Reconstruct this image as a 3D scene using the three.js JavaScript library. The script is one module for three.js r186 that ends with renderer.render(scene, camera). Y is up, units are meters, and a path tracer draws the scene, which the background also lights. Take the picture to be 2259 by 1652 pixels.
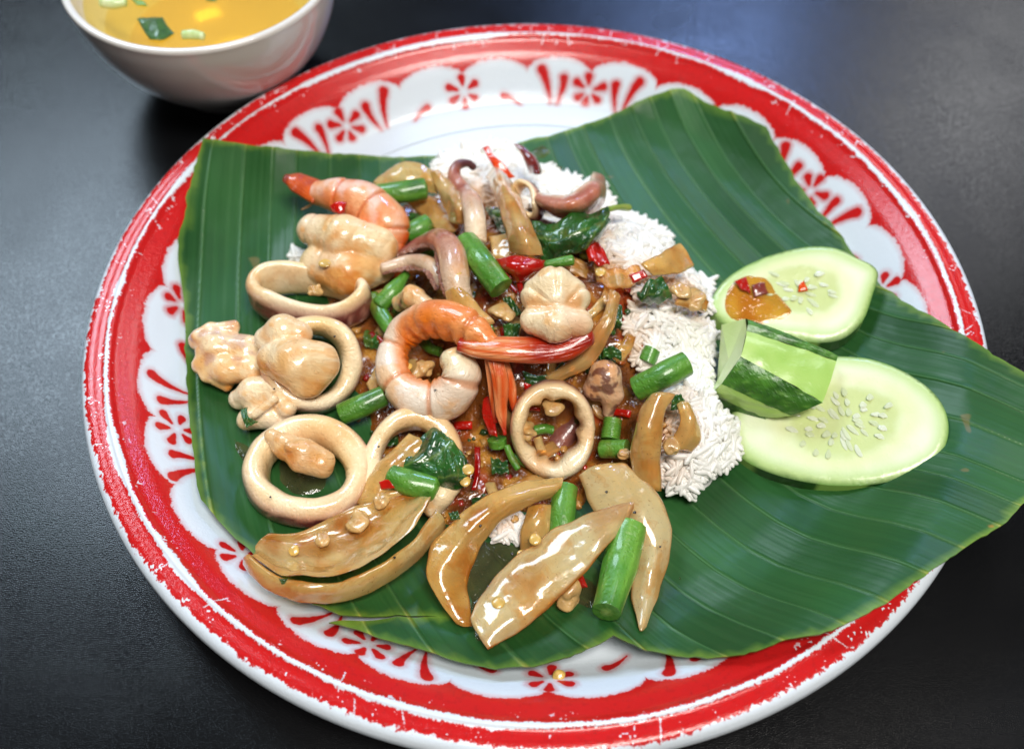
import * as THREE from 'three';
import { mergeGeometries, mergeVertices } from 'three/addons/utils/BufferGeometryUtils.js';
import { MarchingCubes } from 'three/addons/objects/MarchingCubes.js';
import { RectAreaLightUniformsLib } from 'three/addons/lights/RectAreaLightUniformsLib.js';

// ---------------------------------------------------------------- camera, light, exposure
const scene = new THREE.Scene();
const V3 = THREE.Vector3;
const W = 2259, H = 1652, FOV = 40, PITCH = 55.35 * Math.PI / 180, ROLL = 0.5 * Math.PI / 180, DIST = 0.30492;
const target = new V3(-0.0074, 0.022, 0.03002);
const fwd = new V3(0, -Math.sin(PITCH), -Math.cos(PITCH));
const rgt0 = new V3(1, 0, 0), up0 = new V3(0, Math.cos(PITCH), -Math.sin(PITCH));
const rgt = rgt0.clone().multiplyScalar(Math.cos(ROLL)).addScaledVector(up0, Math.sin(ROLL));
const upv = up0.clone().multiplyScalar(Math.cos(ROLL)).addScaledVector(rgt0, -Math.sin(ROLL));
const eye = target.clone().addScaledVector(fwd, -DIST);
const camera = new THREE.PerspectiveCamera(FOV, 1024 / 748, 0.01, 20);
camera.position.copy(eye);
camera.up.copy(upv);
camera.lookAt(target);
camera.focus = DIST - 0.02;
camera.userData.fStop = 9;

scene.background = new THREE.Color(0.035, 0.036, 0.038);
RectAreaLightUniformsLib.init();
const renderer = new THREE.WebGLRenderer();
renderer.toneMapping = THREE.LinearToneMapping;
renderer.toneMappingExposure = 1.0;
renderer.shadowMap.enabled = true;

// unseen light panels, placed to reflect in the table and light the food: azimuth (degrees to the right of straight ahead), elevation, distance, size, colour, strength
const PANELS = [
  ['unseen_window_light', 'unseen window panel placed to reflect in the table on the bowl side', -37, 46, 2.0, 0.75, 0.6, [0.66, 0.84, 1.0], 13.5],
  ['unseen_window_light', 'unseen narrow bluish panel placed to reflect in the table beyond the plate', 13.5, 36, 2.2, 0.17, 0.36, [0.30, 0.48, 1.0], 40.0],
  ['unseen_window_light', 'unseen pale window panel placed to reflect in the table on the cucumber side', 33, 34, 2.0, 0.42, 0.6, [0.95, 0.96, 1.0], 4.0],
  ['unseen_ceiling_light', 'unseen white ceiling panel placed to light the food from above', 150, 72, 2.2, 0.95, 0.6, [1.0, 0.955, 0.895], 25.0],  // out of view overhead, placed as the main light on the food
];

// ---------------------------------------------------------------- helpers: numbers, noise
let seed = 7;
const rnd = () => { seed = (seed * 1664525 + 1013904223) >>> 0; return seed / 4294967296; };
const rr = (a, b) => a + (b - a) * rnd();
const clamp = (x, a = 0, b = 1) => Math.min(b, Math.max(a, x));
const ss = (a, b, x) => { const t = clamp((x - a) / (b - a)); return t * t * (3 - 2 * t); };
const lerp = (a, b, t) => a + (b - a) * t;
function hash(x, y, z) { let h = (Math.imul(x, 374761393) + Math.imul(y, 668265263) + Math.imul(z, 2147483647 ^ 0x5bd1e995)) | 0; h = Math.imul(h ^ (h >>> 13), 1274126177); h ^= h >>> 16; return (h >>> 0) / 4294967296; }
function n3(x, y, z = 0) {
  const i = Math.floor(x), j = Math.floor(y), k = Math.floor(z), f = x - i, g = y - j, h = z - k;
  const u = f * f * (3 - 2 * f), v = g * g * (3 - 2 * g), w = h * h * (3 - 2 * h);
  const a = lerp(lerp(hash(i, j, k), hash(i + 1, j, k), u), lerp(hash(i, j + 1, k), hash(i + 1, j + 1, k), u), v);
  const b = lerp(lerp(hash(i, j, k + 1), hash(i + 1, j, k + 1), u), lerp(hash(i, j + 1, k + 1), hash(i + 1, j + 1, k + 1), u), v);
  return lerp(a, b, w) * 2 - 1;
}
const fbm = (x, y, z = 0, o = 3) => { let s = 0, a = 0.5; for (let q = 0; q < o; q++) { s += a * n3(x, y, z); x *= 2.03; y *= 2.03; z *= 2.03; a *= 0.5; } return s; };
const lin = (c) => c <= 0.04045 ? c / 12.92 : Math.pow((c + 0.055) / 1.055, 2.4);
const sr = (c) => c <= 0.0031308 ? c * 12.92 : 1.055 * Math.pow(c, 1 / 2.4) - 0.055;
const S = (hex) => [lin(((hex >> 16) & 255) / 255), lin(((hex >> 8) & 255) / 255), lin((hex & 255) / 255)];
const mix = (a, b, t) => [lerp(a[0], b[0], t), lerp(a[1], b[1], t), lerp(a[2], b[2], t)];
const scl = (a, k) => [a[0] * k, a[1] * k, a[2] * k];

// ---------------------------------------------------------------- heights of plate, leaf and food pile (metres, y up)
const PLATE_TOP = [[0, 2.2], [97, 2.2], [100, 2.5], [103, 2.4], [107, 2.6], [111, 3.6], [114.5, 6.2], [118, 9.6], [122, 13.6], [125, 16.2], [127.6, 17.8], [129.6, 19.0], [131, 20.3], [132, 20.7], [133, 20.2], [134.4, 20.1], [136, 20.3], [137.6, 20.1], [138.8, 19.4], [139.6, 18.3], [139.9, 17.3]];
const LEAF_TOP = [[0, 3.4], [88, 3.4], [98, 4.4], [108, 7.6], [116, 12.4], [124, 18.3], [131, 22.2], [140, 24.0], [160, 26.4], [200, 30], [260, 34]];
const curve = (tab, r) => { for (let i = 1; i < tab.length; i++) if (r <= tab[i][0]) return lerp(tab[i - 1][1], tab[i][1], (r - tab[i - 1][0]) / (tab[i][0] - tab[i - 1][0])); return tab[tab.length - 1][1]; };
const plateY = (x, z) => curve(PLATE_TOP, Math.hypot(x, z) * 1000) / 1000;
function rayDir(x, y) { const f = H / 2 / Math.tan(FOV * Math.PI / 360); return fwd.clone().addScaledVector(rgt, (x - W / 2) / f).addScaledVector(upv, (H / 2 - y) / f); }
// where a line of sight meets a surface y = surf(x, z) + dh
function meet(x, y, surf, dh = 0) {
  const d = rayDir(x, y), at = (t) => eye.clone().addScaledVector(d, t);
  let t0 = (0.1 - eye.y) / d.y, t1 = (-0.01 - eye.y) / d.y, prev = t0;
  for (let i = 1; i <= 90; i++) {
    const t = lerp(t0, t1, i / 90), p = at(t);
    if (p.y < surf(p.x, p.z) + dh) {
      let a = prev, b = t;
      for (let k = 0; k < 16; k++) { const m = (a + b) / 2, q = at(m); if (q.y < surf(q.x, q.z) + dh) b = m; else a = m; }
      return at(b);
    }
    prev = t;
  }
  return at(t1);
}
const flat0 = () => 0;
const bumpAt = (() => { const p = meet(1352, 1400, () => 0.019); return p; })();
function leafY(x, z) {
  const r = Math.hypot(x, z) * 1000;
  let y = curve(LEAF_TOP, r);
  const ang = Math.atan2(z, x), edge = ss(95, 130, r);
  y += edge * (0.9 * Math.sin(ang * 7 + 1.3) + 0.6 * Math.sin(ang * 13));
  const dx = x - bumpAt.x, dz = z - bumpAt.z;
  y += 7.5 * Math.exp(-(dx * dx) / (2 * 0.0075 ** 2) - (dz * dz) / (2 * 0.016 ** 2));   // fold that lifts the front edge
  y += ss(0.03, 0.11, x) * ss(0.03, 0.1, z) * 3.5;                                          // front right corner curls up over the rim
  return Math.max(y / 1000, plateY(x, z) + 0.0009);
}
const moundC = meet(1235, 700, () => 0.004);
const moundE = (x, z) => { const a = Math.atan2(z - moundC.z, x - moundC.x); return Math.hypot((x - moundC.x) / 0.053, (z - moundC.z) / 0.05) / (1 + 0.05 * Math.sin(a * 3 + 0.6) + 0.03 * Math.sin(a * 7)); };
const moundY = (x, z) => { const e = moundE(x, z); return e >= 1 ? 0 : 0.021 * (1 - Math.pow(e, 2.6)); };
const sideC = meet(1495, 930, () => 0.006);                          // the rice slides off towards the cucumber
const sideY = (x, z) => { const q = Math.hypot((x - sideC.x) / 0.023, (z - sideC.z) / 0.033); return q >= 1 ? 0 : 0.014 * (1 - q * q) ** 1.2; };
const pileY = (x, z) => { const a = moundY(x, z), b = sideY(x, z), h = Math.max(a, b); return leafY(x, z) + h + 0.25 * Math.min(a, b); };
const px = (x, y, dh = 0) => meet(x, y, pileY, dh / 1000);          // on the food pile, dh in millimetres above it
const lx = (x, y, dh = 0) => meet(x, y, leafY, dh / 1000);          // on the leaf
const FPX = H / 2 / Math.tan(FOV * Math.PI / 360);
const mpp = (p) => p.clone().sub(eye).dot(fwd) / FPX;               // metres that one photo unit spans at that depth

// ---------------------------------------------------------------- helpers: things, parts
const used = {};
const numbered = (n) => { const k = used[n] = (used[n] ?? -1) + 1; return k ? n + '_' + String(k).padStart(3, '0') : n; };
function shade(o) { o.traverse((c) => { if (c.isMesh) { c.castShadow = true; c.receiveShadow = true; } }); }
function mesh(name, geo, mat) { const m = new THREE.Mesh(geo, mat); m.name = name; return m; }
function rebase(o, base) { for (const c of o.children) { if (c.geometry && !c.isInstancedMesh) { c.geometry.translate(-base.x, -base.y, -base.z); } else c.position.sub(base); for (const g of c.children) if (g.geometry) g.geometry.translate(-base.x, -base.y, -base.z); } }
function baseOf(list) {
  const b = new THREE.Box3();
  for (const m of list) { m.geometry.computeBoundingBox(); b.union(m.geometry.boundingBox); }
  return new V3((b.min.x + b.max.x) / 2, b.min.y, (b.min.z + b.max.z) / 2);
}
// one thing: a single mesh (parts has one entry) or a group of named parts, moved to its own base
function thing(name, label, category, parts, group, kind) {
  let o;
  const all = []; parts.forEach((p) => p.traverse((c) => c.geometry && !c.isInstancedMesh && all.push(c)));
  const base = all.length ? baseOf(all) : new V3();
  if (parts.length === 1 && parts[0].isMesh && !parts[0].isInstancedMesh && !parts[0].children.length) { o = parts[0]; o.geometry.translate(-base.x, -base.y, -base.z); }
  else { o = new THREE.Group(); for (const p of parts) o.add(p); rebase(o, base); }
  o.position.copy(base); o.name = numbered(name);
  o.userData = kind === 'structure' ? { kind, label } : { label, category };
  if (kind) o.userData.kind = kind;
  if (group) o.userData.group = group;
  scene.add(o); shade(o);
  return o;
}

// ---------------------------------------------------------------- helpers: textures
function dataTex(n, m, fn, srgb, rep) {
  const d = new Uint8Array(n * m * 4);
  for (let j = 0; j < m; j++) for (let i = 0; i < n; i++) { const c = fn((i + 0.5) / n, (j + 0.5) / m), k = (j * n + i) * 4; d[k] = clamp(c[0]) * 255; d[k + 1] = clamp(c[1]) * 255; d[k + 2] = clamp(c[2]) * 255; d[k + 3] = 255; }
  const t = new THREE.DataTexture(d, n, m); t.magFilter = THREE.LinearFilter; t.minFilter = THREE.LinearMipmapLinearFilter; t.generateMipmaps = true;
  if (srgb) t.colorSpace = THREE.SRGBColorSpace;
  if (rep) { t.wrapS = t.wrapT = THREE.RepeatWrapping; t.repeat.set(rep, rep); }
  t.needsUpdate = true; return t;
}
// noise that tiles with period p
function tn(x, y, p, s) { const i = Math.floor(x), j = Math.floor(y), f = x - i, g = y - j, u = f * f * (3 - 2 * f), v = g * g * (3 - 2 * g), w = (a) => ((a % p) + p) % p; return lerp(lerp(hash(w(i), w(j), s), hash(w(i + 1), w(j), s), u), lerp(hash(w(i), w(j + 1), s), hash(w(i + 1), w(j + 1), s), u), v); }
const wetTex = dataTex(512, 512, (u, v) => { const b = Math.max(0, tn(u * 31, v * 31, 31, 9) - 0.62) * 1.6, k = 0.42 * tn(u * 9, v * 9, 9, 1) + 0.27 * tn(u * 23, v * 23, 23, 2) + 0.16 * tn(u * 57, v * 57, 57, 3) + b * 0.5; return [k, k, k]; }, false, 45);   // 22 mm a tile
const streakTex = dataTex(512, 512, (u, v) => { const k = 0.5 * tn(u * 5, v * 46, 46, 4) + 0.3 * tn(u * 9, v * 110, 110, 5) + 0.2 * tn(u * 30, v * 30, 30, 6); return [k, k, k]; }, false, 45);
const grainTex = dataTex(512, 512, (u, v) => {   // leather-like pebble of the table
  const c = 64, x = u * c, y = v * c, i = Math.floor(x), j = Math.floor(y); let a = 9, b = 9;
  for (let q = -1; q < 2; q++) for (let p = -1; p < 2; p++) { const ii = ((i + p) % c + c) % c, jj = ((j + q) % c + c) % c, dx = i + p + hash(ii, jj, 11) - x, dy = j + q + hash(ii, jj, 12) - y, d = Math.hypot(dx, dy); if (d < a) { b = a; a = d; } else if (d < b) b = d; }
  const k = clamp((b - a) * 1.6) * 0.8 + 0.2 * tn(u * 9, v * 9, 9, 8); return [k, k, k];
}, false, 28);   // 36 mm a tile, cells of 0.55 mm

// ---------------------------------------------------------------- helpers: shapes
function geo(pos, idx, uv, col) {
  const g = new THREE.BufferGeometry();
  g.setAttribute('position', new THREE.Float32BufferAttribute(pos, 3));
  if (uv) g.setAttribute('uv', new THREE.Float32BufferAttribute(uv, 2));
  if (col) g.setAttribute('color', new THREE.Float32BufferAttribute(col, 3));
  g.setIndex(idx); g.computeVertexNormals(); return g;
}
const cr = (pts, closed = false) => pts.length > 2 ? new THREE.CatmullRomCurve3(pts, closed, 'centripetal') : new THREE.LineCurve3(pts[0], pts[1]);
function interp(list, t) { const k = t * (list.length - 1), i = Math.min(list.length - 2, Math.floor(k)), f = k - i; return lerp(list[i], list[i + 1], f * f * (3 - 2 * f)); }
const Y = new V3(0, 1, 0);
// tapered bent tube through pts = [x, y, radius (photo units), height of the axis above the ground (mm, default: its radius)]
function tube(pts, o = {}) {
  const { n = 26, m = 20, flat = 1, round = [1, 1], col, disp, ground = px, tilt = 0 } = o;
  const P = [], R = [];
  for (const [x, y, r, dh] of pts) { const q = ground(x, y, 0), rad = r * mpp(q); P.push(ground(x, y, dh ?? rad * 1000 * flat)); R.push(rad); }
  const c = cr(P), len = c.getLength(), pos = [], idx = [], uv = [], cl = [];
  const rings = [];
  const cap = (t, s, e) => { for (let k = 0; k < 5; k++) { const a = (k + 0.35) / 5 * Math.PI / 2; rings.push([t, s > 0 ? -Math.cos(a) * e : Math.cos(a) * e, Math.sin(a) ** 0.8]); } };
  const capL = [], before = rings.length;
  if (round[0] > 0) for (let k = 0; k < 6; k++) { const a = (k + 0.3) / 6 * Math.PI / 2; rings.push([0, -Math.cos(a) * round[0], Math.sin(a)]); } else rings.push([0, -0.02, 0.55], [0, -0.012, 0.93]);
  for (let i = 0; i <= n; i++) rings.push([i / n, 0, 1]);
  if (round[1] > 0) for (let k = 5; k >= 0; k--) { const a = (k + 0.3) / 6 * Math.PI / 2; rings.push([1, Math.cos(a) * round[1], Math.sin(a)]); } else rings.push([1, 0.012, 0.93], [1, 0.02, 0.55]);
  const up = new V3(Math.sin(tilt), Math.cos(tilt), 0);
  rings.forEach(([t, off, k], i) => {
    const p = c.getPoint(t), T = c.getTangent(t).normalize(), s = new V3().crossVectors(T, up).normalize(), u = new V3().crossVectors(s, T).normalize(), r = interp(R, t);
    p.addScaledVector(T, off * r);
    for (let j = 0; j <= m; j++) {
      const a = j / m * Math.PI * 2, d = (disp ? disp(t, a, p) : 0), q = p.clone().addScaledVector(s, Math.cos(a) * r * k * (1 + d)).addScaledVector(u, Math.sin(a) * r * k * flat * (1 + d));
      pos.push(q.x, q.y, q.z); uv.push(t * len + off * r, a * r); const cc = col(t, a, q, Math.sin(a)); cl.push(...cc);
    }
  });
  const w = m + 1;
  for (let i = 0; i < rings.length - 1; i++) for (let j = 0; j < m; j++) { const a = i * w + j; idx.push(a, a + 1, a + w, a + 1, a + w + 1, a + w); }
  for (const [ri, flip, t] of [[0, 0, 0], [rings.length - 1, 1, 1]]) {
    const v = pos.length / 3, mid = new V3(); for (let j = 0; j < m; j++) mid.add(new V3(pos[(ri * w + j) * 3], pos[(ri * w + j) * 3 + 1], pos[(ri * w + j) * 3 + 2])); mid.multiplyScalar(1 / m);
    pos.push(mid.x, mid.y, mid.z); uv.push(t * len, 0); cl.push(...(o.endcol ? o.endcol(mid) : col(t, 1.5, mid, 0.5)));
    for (let j = 0; j < m; j++) flip ? idx.push(ri * w + j, ri * w + j + 1, v) : idx.push(ri * w + j + 1, ri * w + j, v);
  }
  const g = geo(pos, idx, uv, cl);
  // join the seam
  const nn = g.attributes.normal; for (let i = 0; i < rings.length; i++) { const a = i * w, b = a + m, x = nn.getX(a) + nn.getX(b), y = nn.getY(a) + nn.getY(b), z = nn.getZ(a) + nn.getZ(b), l = Math.hypot(x, y, z) || 1; for (const q of [a, b]) nn.setXYZ(q, x / l, y / l, z / l); }
  return g;
}
// a sheet with thickness through rows of points [x, y, height above the ground (mm)]
function sheet(rows, o = {}) {
  const { nu = 30, nv = 14, t = 1.4, col, ground = px, bulge = 0, wave } = o;
  const cs = rows.map((r) => cr(r.map(([x, y, h]) => ground(x, y, h ?? 1))));
  const P = [];
  for (let i = 0; i <= nu; i++) {
    const c = cr(cs.map((q) => q.getPoint(i / nu)));
    for (let j = 0; j <= nv; j++) { const p = c.getPoint(j / nv), lim = o.limp ?? 0.55; p.x += lim * 0.001 * n3(p.x * 210 + 7, p.y * 210, p.z * 210); p.z += lim * 0.001 * n3(p.x * 210, p.y * 210 + 9, p.z * 210); p.y += lim * 0.0011 * n3(p.x * 170 + 3, p.y * 90, p.z * 170 + 5) + lim * 0.0004 * n3(p.x * 480, p.y * 300, p.z * 480); p.y += bulge / 1000 * Math.sin(Math.PI * j / nv); if (wave) p.addScaledVector(Y, wave(i / nu, j / nv, p) / 1000); P.push(p); }
  }
  const w = nv + 1, N = [], a = new V3(), b = new V3();
  for (let i = 0; i <= nu; i++) for (let j = 0; j <= nv; j++) {
    a.subVectors(P[Math.min(nu, i + 1) * w + j], P[Math.max(0, i - 1) * w + j]); b.subVectors(P[i * w + Math.min(nv, j + 1)], P[i * w + Math.max(0, j - 1)]);
    const q = new V3().crossVectors(b, a); if (q.lengthSq() < 1e-20) q.set(0, 1, 0); N.push(q.normalize());
  }
  let s = 0; N.forEach((q) => s += q.y); if (s < 0) N.forEach((q) => q.negate());
  const pos = [], uv = [], cl = [], idx = [], lu = cs[0].getLength(), lv = P[0].distanceTo(P[nv]) || 0.01, K = P.length, flip = s < 0;
  const lvm = P[(nu >> 1) * w].distanceTo(P[(nu >> 1) * w + nv]);
  for (const side of [1, -1]) for (let i = 0; i <= nu; i++) for (let j = 0; j <= nv; j++) {
    const k = i * w + j, eu = Math.min(i, nu - i) / nu * lu, ev = Math.min(j, nv - j) / nv * Math.max(lv, lvm), th = (typeof t === 'function' ? t(i / nu, j / nv) : t) / 1000, e = clamp(Math.min(eu, ev) / (th * 0.7)), half = th / 2 * Math.max(0.12, Math.sqrt(1 - (1 - e) * (1 - e)));
    const q = P[k].clone().addScaledVector(N[k], side * half); pos.push(q.x, q.y, q.z); uv.push(i / nu * lu, j / nv * lvm); cl.push(...col(i / nu, j / nv, q, side));
  }
  const quad = (p, q, r, u) => idx.push(p, q, r, q, u, r);
  for (let i = 0; i < nu; i++) for (let j = 0; j < nv; j++) { const k = i * w + j; if (!flip) { quad(k, k + 1, k + w, k + w + 1); quad(K + k, K + k + w, K + k + 1, K + k + w + 1); } else { quad(k, k + w, k + 1, k + w + 1); quad(K + k, K + k + 1, K + k + w, K + k + w + 1); } }
  const rim = []; for (let j = 0; j < nv; j++) rim.push(j); for (let i = 0; i < nu; i++) rim.push(i * w + nv); for (let j = nv; j > 0; j--) rim.push(nu * w + j); for (let i = nu; i > 0; i--) rim.push(i * w);
  for (let i = 0; i < rim.length; i++) { const p = rim[i], q = rim[(i + 1) % rim.length]; if (!flip) quad(q, p, K + q, K + p); else quad(p, q, K + p, K + q); }
  return geo(pos, idx, uv, cl);
}
// a ring cut from a squid's body: centre line given as an ellipse in the photo, lying on a tilted plane
function ring(o) {
  const { c, n, e, w, hgt, col, wob = 0, inner = 0, n1 = 84, m = 22, sq = 3.2, ph = 0 } = o, N = new V3(...n).normalize(), C = px(c[0], c[1], c[2]), [ex, ey, ea, eb, er = 0] = e;
  const loop = [];
  for (let i = 0; i < n1; i++) {
    const a = i / n1 * Math.PI * 2, k = 1 + wob * (0.6 * Math.sin(2 * a + ph) + 0.4 * Math.sin(3 * a + 1.7 * ph + 1)), u = Math.cos(a) * ea * k, v = Math.sin(a) * eb * k, cx = ex + u * Math.cos(er) - v * Math.sin(er), cy = ey + u * Math.sin(er) + v * Math.cos(er);
    const d = rayDir(cx, cy), t = N.dot(C.clone().sub(eye)) / N.dot(d); loop.push(eye.clone().addScaledVector(d, t));
  }
  const mid = new V3(); loop.forEach((p) => mid.add(p)); mid.multiplyScalar(1 / n1);
  const pos = [], uv = [], cl = [], idx = [], sc = mpp(mid);
  let run = 0;
  for (let i = 0; i <= n1; i++) {
    const p = loop[i % n1].clone().addScaledVector(N, 0.0009 * Math.sin(2 * i / n1 * Math.PI * 2 + ph * 1.3) + 0.0006 * Math.sin(3 * i / n1 * Math.PI * 2 + ph)), T = loop[(i + 1) % n1].clone().sub(loop[(i + n1 - 1) % n1]).normalize(), out = new V3().crossVectors(T, N).normalize(); if (out.dot(p.clone().sub(mid)) < 0) out.negate();
    if (i) run += p.distanceTo(loop[i - 1]);
    const a0 = i / n1 * Math.PI * 2;
    for (let j = 0; j <= m; j++) {
      const a = j / m * Math.PI * 2, ca = Math.cos(a), sa = Math.sin(a), f = Math.pow(Math.pow(Math.abs(ca), sq) + Math.pow(Math.abs(sa), sq), -1 / sq);
      const fat = 1 + 0.2 * n3(a0 * 0.9 + ph * 3, 5.5) * Math.sin(a0 / 2) ** 0.5 + 0.1 * Math.sin(a0 * 2 + ph); let x = ca * f * w / 2 * sc * fat, y = sa * f * hgt / 2000 * (1 + 0.12 * Math.sin(a0 * 3 + ph * 2));
      const nz = n3(a0 * 2.2 + ph * 7, sa * 2, 3) * 0.09;
      if (ca < 0 && inner) x *= 1 + inner * (0.5 + 0.5 * Math.sin(a0 * 8 + 1.4 * Math.sin(a0 * 3)) + 0.25 * Math.sin(a0 * 3 + 1));
      x *= 1 + nz;
      y += 0.0004 * fbm(a0 * 3 + ph, 1, ca, 2) * (sa > 0 ? 1 : 0);
      const q = p.clone().addScaledVector(out, x).addScaledVector(N, y - hgt / 2000);
      pos.push(q.x, q.y, q.z); uv.push(run, a * 0.004); cl.push(...col(ca, sa, q, a0));
    }
  }
  const ww = m + 1; for (let i = 0; i < n1; i++) for (let j = 0; j < m; j++) { const a = i * ww + j; idx.push(a, a + ww, a + 1, a + 1, a + ww, a + ww + 1); }
  let g = geo(pos, idx, uv, cl);
  const q = mergeVertices(g.clone().deleteAttribute('normal').deleteAttribute('uv').deleteAttribute('color'), 1e-6); q.computeVertexNormals();
  const test = new V3(q.attributes.position.getX(0), q.attributes.position.getY(0), q.attributes.position.getZ(0));
  return g;
}
// soft flesh: chains of balls [x, y, radius, height of centre above the ground (mm)] joined smoothly
function flesh(chains, o = {}) {
  const { k = 2.2, res = 46, noise = 0.5, freq = 260, col, ground = px, crease, squash } = o;
  const caps = [], box = new THREE.Box3();
  for (const ch of chains) { const q = ch.map(([x, y, r, dh]) => { const b = ground(x, y, 0), rad = r * mpp(b), p = ground(x, y, dh ?? rad * 900); box.expandByPoint(p.clone().addScalar(rad * 1.15 + 0.001)); box.expandByPoint(p.clone().addScalar(-rad * 1.15 - 0.001)); return [p, rad]; }); if (q.length === 1) caps.push([q[0][0], q[0][0].clone().add(new V3(1e-6, 0, 0)), q[0][1], q[0][1]]); for (let i = 1; i < q.length; i++) caps.push([q[i - 1][0], q[i][0], q[i - 1][1], q[i][1]]); }
  const size = box.getSize(new V3()), half = Math.max(size.x, size.y, size.z) / 2 * 1.1, C = box.getCenter(new V3()), kk = k / 1000, ab = new V3(), ap = new V3();
  const field = (p) => {
    let d = 1e3;
    for (const [a, b, ra, rb] of caps) { ab.subVectors(b, a); ap.subVectors(p, a); const h = clamp(ap.dot(ab) / ab.lengthSq()), q = ap.addScaledVector(ab, -h).length() - lerp(ra, rb, h), e = Math.max(kk - Math.abs(d - q), 0) / kk; d = Math.min(d, q) - e * e * kk * 0.25; }
    d += noise / 1000 * fbm(p.x * freq, p.y * freq, p.z * freq, 2);
    if (crease) d += crease(p) / 1000;
    return d;
  };
  const mc = new MarchingCubes(res, new THREE.MeshStandardMaterial(), false, false, 60000), p = new V3();
  for (let z = 0; z < res; z++) for (let y = 0; y < res; y++) for (let x = 0; x < res; x++) { p.set((x - res / 2) / (res / 2) * half + C.x, (y - res / 2) / (res / 2) * half + C.y, (z - res / 2) / (res / 2) * half + C.z); mc.field[z * res * res + y * res + x] = -field(p); }
  mc.isolation = 0; mc.update();
  const arr = Array.from(mc.positionArray.subarray(0, mc.count * 3)), g0 = new THREE.BufferGeometry();
  for (let i = 0; i < arr.length; i += 3) { arr[i] = arr[i] * half + C.x; arr[i + 1] = arr[i + 1] * half + C.y; arr[i + 2] = arr[i + 2] * half + C.z; }
  g0.setAttribute('position', new THREE.Float32BufferAttribute(arr, 3));
  const g = mergeVertices(g0, 1e-6); g.computeVertexNormals();
  const P = g.attributes.position, Nn = g.attributes.normal, cl = [], uv = [];
  // normals from the field point outwards
  const test = new V3(), nrm = new V3(); let s = 0; for (let i = 0; i < P.count; i += 7) { test.fromBufferAttribute(P, i); nrm.fromBufferAttribute(Nn, i); s += field(test.clone().addScaledVector(nrm, 0.0004)) - field(test); }
  if (s < 0) { const id = g.index.array; for (let i = 0; i < id.length; i += 3) { const t = id[i]; id[i] = id[i + 1]; id[i + 1] = t; } g.computeVertexNormals(); }
  for (let i = 0; i < P.count; i++) { test.fromBufferAttribute(P, i); nrm.fromBufferAttribute(g.attributes.normal, i); cl.push(...col(test, nrm)); uv.push(test.x + test.y * 0.6, test.z - test.y * 0.6); }
  g.setAttribute('color', new THREE.Float32BufferAttribute(cl, 3)); g.setAttribute('uv', new THREE.Float32BufferAttribute(uv, 2));
  return g;
}
// an upright disc-like solid with a traced outline: used for cucumber slices, scallion bits, seeds
function inside(poly, x, y) { let c = false; for (let i = 0, j = poly.length - 1; i < poly.length; j = i++) { const [xi, yi] = poly[i], [xj, yj] = poly[j]; if ((yi > y) !== (yj > y) && x < (xj - xi) * (y - yi) / (yj - yi) + xi) c = !c; } return c; }
function edgeDist(poly, x, y) { let d = 1e9; for (let i = 0, j = poly.length - 1; i < poly.length; j = i++) { const ax = poly[j][0], ay = poly[j][1], bx = poly[i][0] - ax, by = poly[i][1] - ay, t = clamp(((x - ax) * bx + (y - ay) * by) / (bx * bx + by * by || 1)), e = Math.hypot(x - ax - bx * t, y - ay - by * t); if (e < d) d = e; } return d; }
function resample(poly, step) { const out = []; for (let i = 0; i < poly.length; i++) { const a = poly[i], b = poly[(i + 1) % poly.length], L = Math.hypot(b[0] - a[0], b[1] - a[1]), n = Math.max(1, Math.round(L / step)); for (let k = 0; k < n; k++) out.push([lerp(a[0], b[0], k / n), lerp(a[1], b[1], k / n)]); } return out; }
function smoothPoly(poly, n) { const c = new THREE.CatmullRomCurve3(poly.map(([x, y]) => new V3(x, y, 0)), true, 'centripetal'); return c.getPoints(n).slice(0, -1).map((p) => [p.x, p.y]); }
// Delaunay triangles of points (Bowyer-Watson), kept where they lie inside the outline
function delaunay(pts) {
  const n = pts.length, P = pts.concat([[-9, -9], [9, -9], [0, 18]]); let T = [];
  const circ = (a, b, c) => { const [ax, ay] = P[a], [bx, by] = P[b], [cx, cy] = P[c], d = 2 * (ax * (by - cy) + bx * (cy - ay) + cx * (ay - by)), a2 = ax * ax + ay * ay, b2 = bx * bx + by * by, c2 = cx * cx + cy * cy, x = (a2 * (by - cy) + b2 * (cy - ay) + c2 * (ay - by)) / d, y = (a2 * (cx - bx) + b2 * (ax - cx) + c2 * (bx - ax)) / d; return [a, b, c, x, y, (ax - x) ** 2 + (ay - y) ** 2]; };
  T.push(circ(n, n + 1, n + 2));
  const order = [...Array(n).keys()].sort((a, b) => P[a][0] - P[b][0]); let done = [];
  for (const i of order) {
    const [x, y] = P[i], open = [], edges = new Map();
    for (const t of T) {
      const dx = x - t[3], dy = y - t[4];
      if (dx > 0 && dx * dx > t[5]) { done.push(t); continue; }
      if (dx * dx + dy * dy < t[5]) for (const [a, b] of [[t[0], t[1]], [t[1], t[2]], [t[2], t[0]]]) { const k = a < b ? a * 100000 + b : b * 100000 + a; edges.has(k) ? edges.set(k, null) : edges.set(k, [a, b]); } else open.push(t);
    }
    for (const e of edges.values()) if (e) open.push(circ(e[0], e[1], i));
    T = open;
  }
  return done.concat(T).filter((t) => t[0] < n && t[1] < n && t[2] < n).map((t) => { const [ax, ay] = P[t[0]], [bx, by] = P[t[1]], [cx, cy] = P[t[2]]; return (bx - ax) * (cy - ay) - (by - ay) * (cx - ax) > 0 ? [t[0], t[2], t[1]] : [t[0], t[1], t[2]]; });
}
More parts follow.
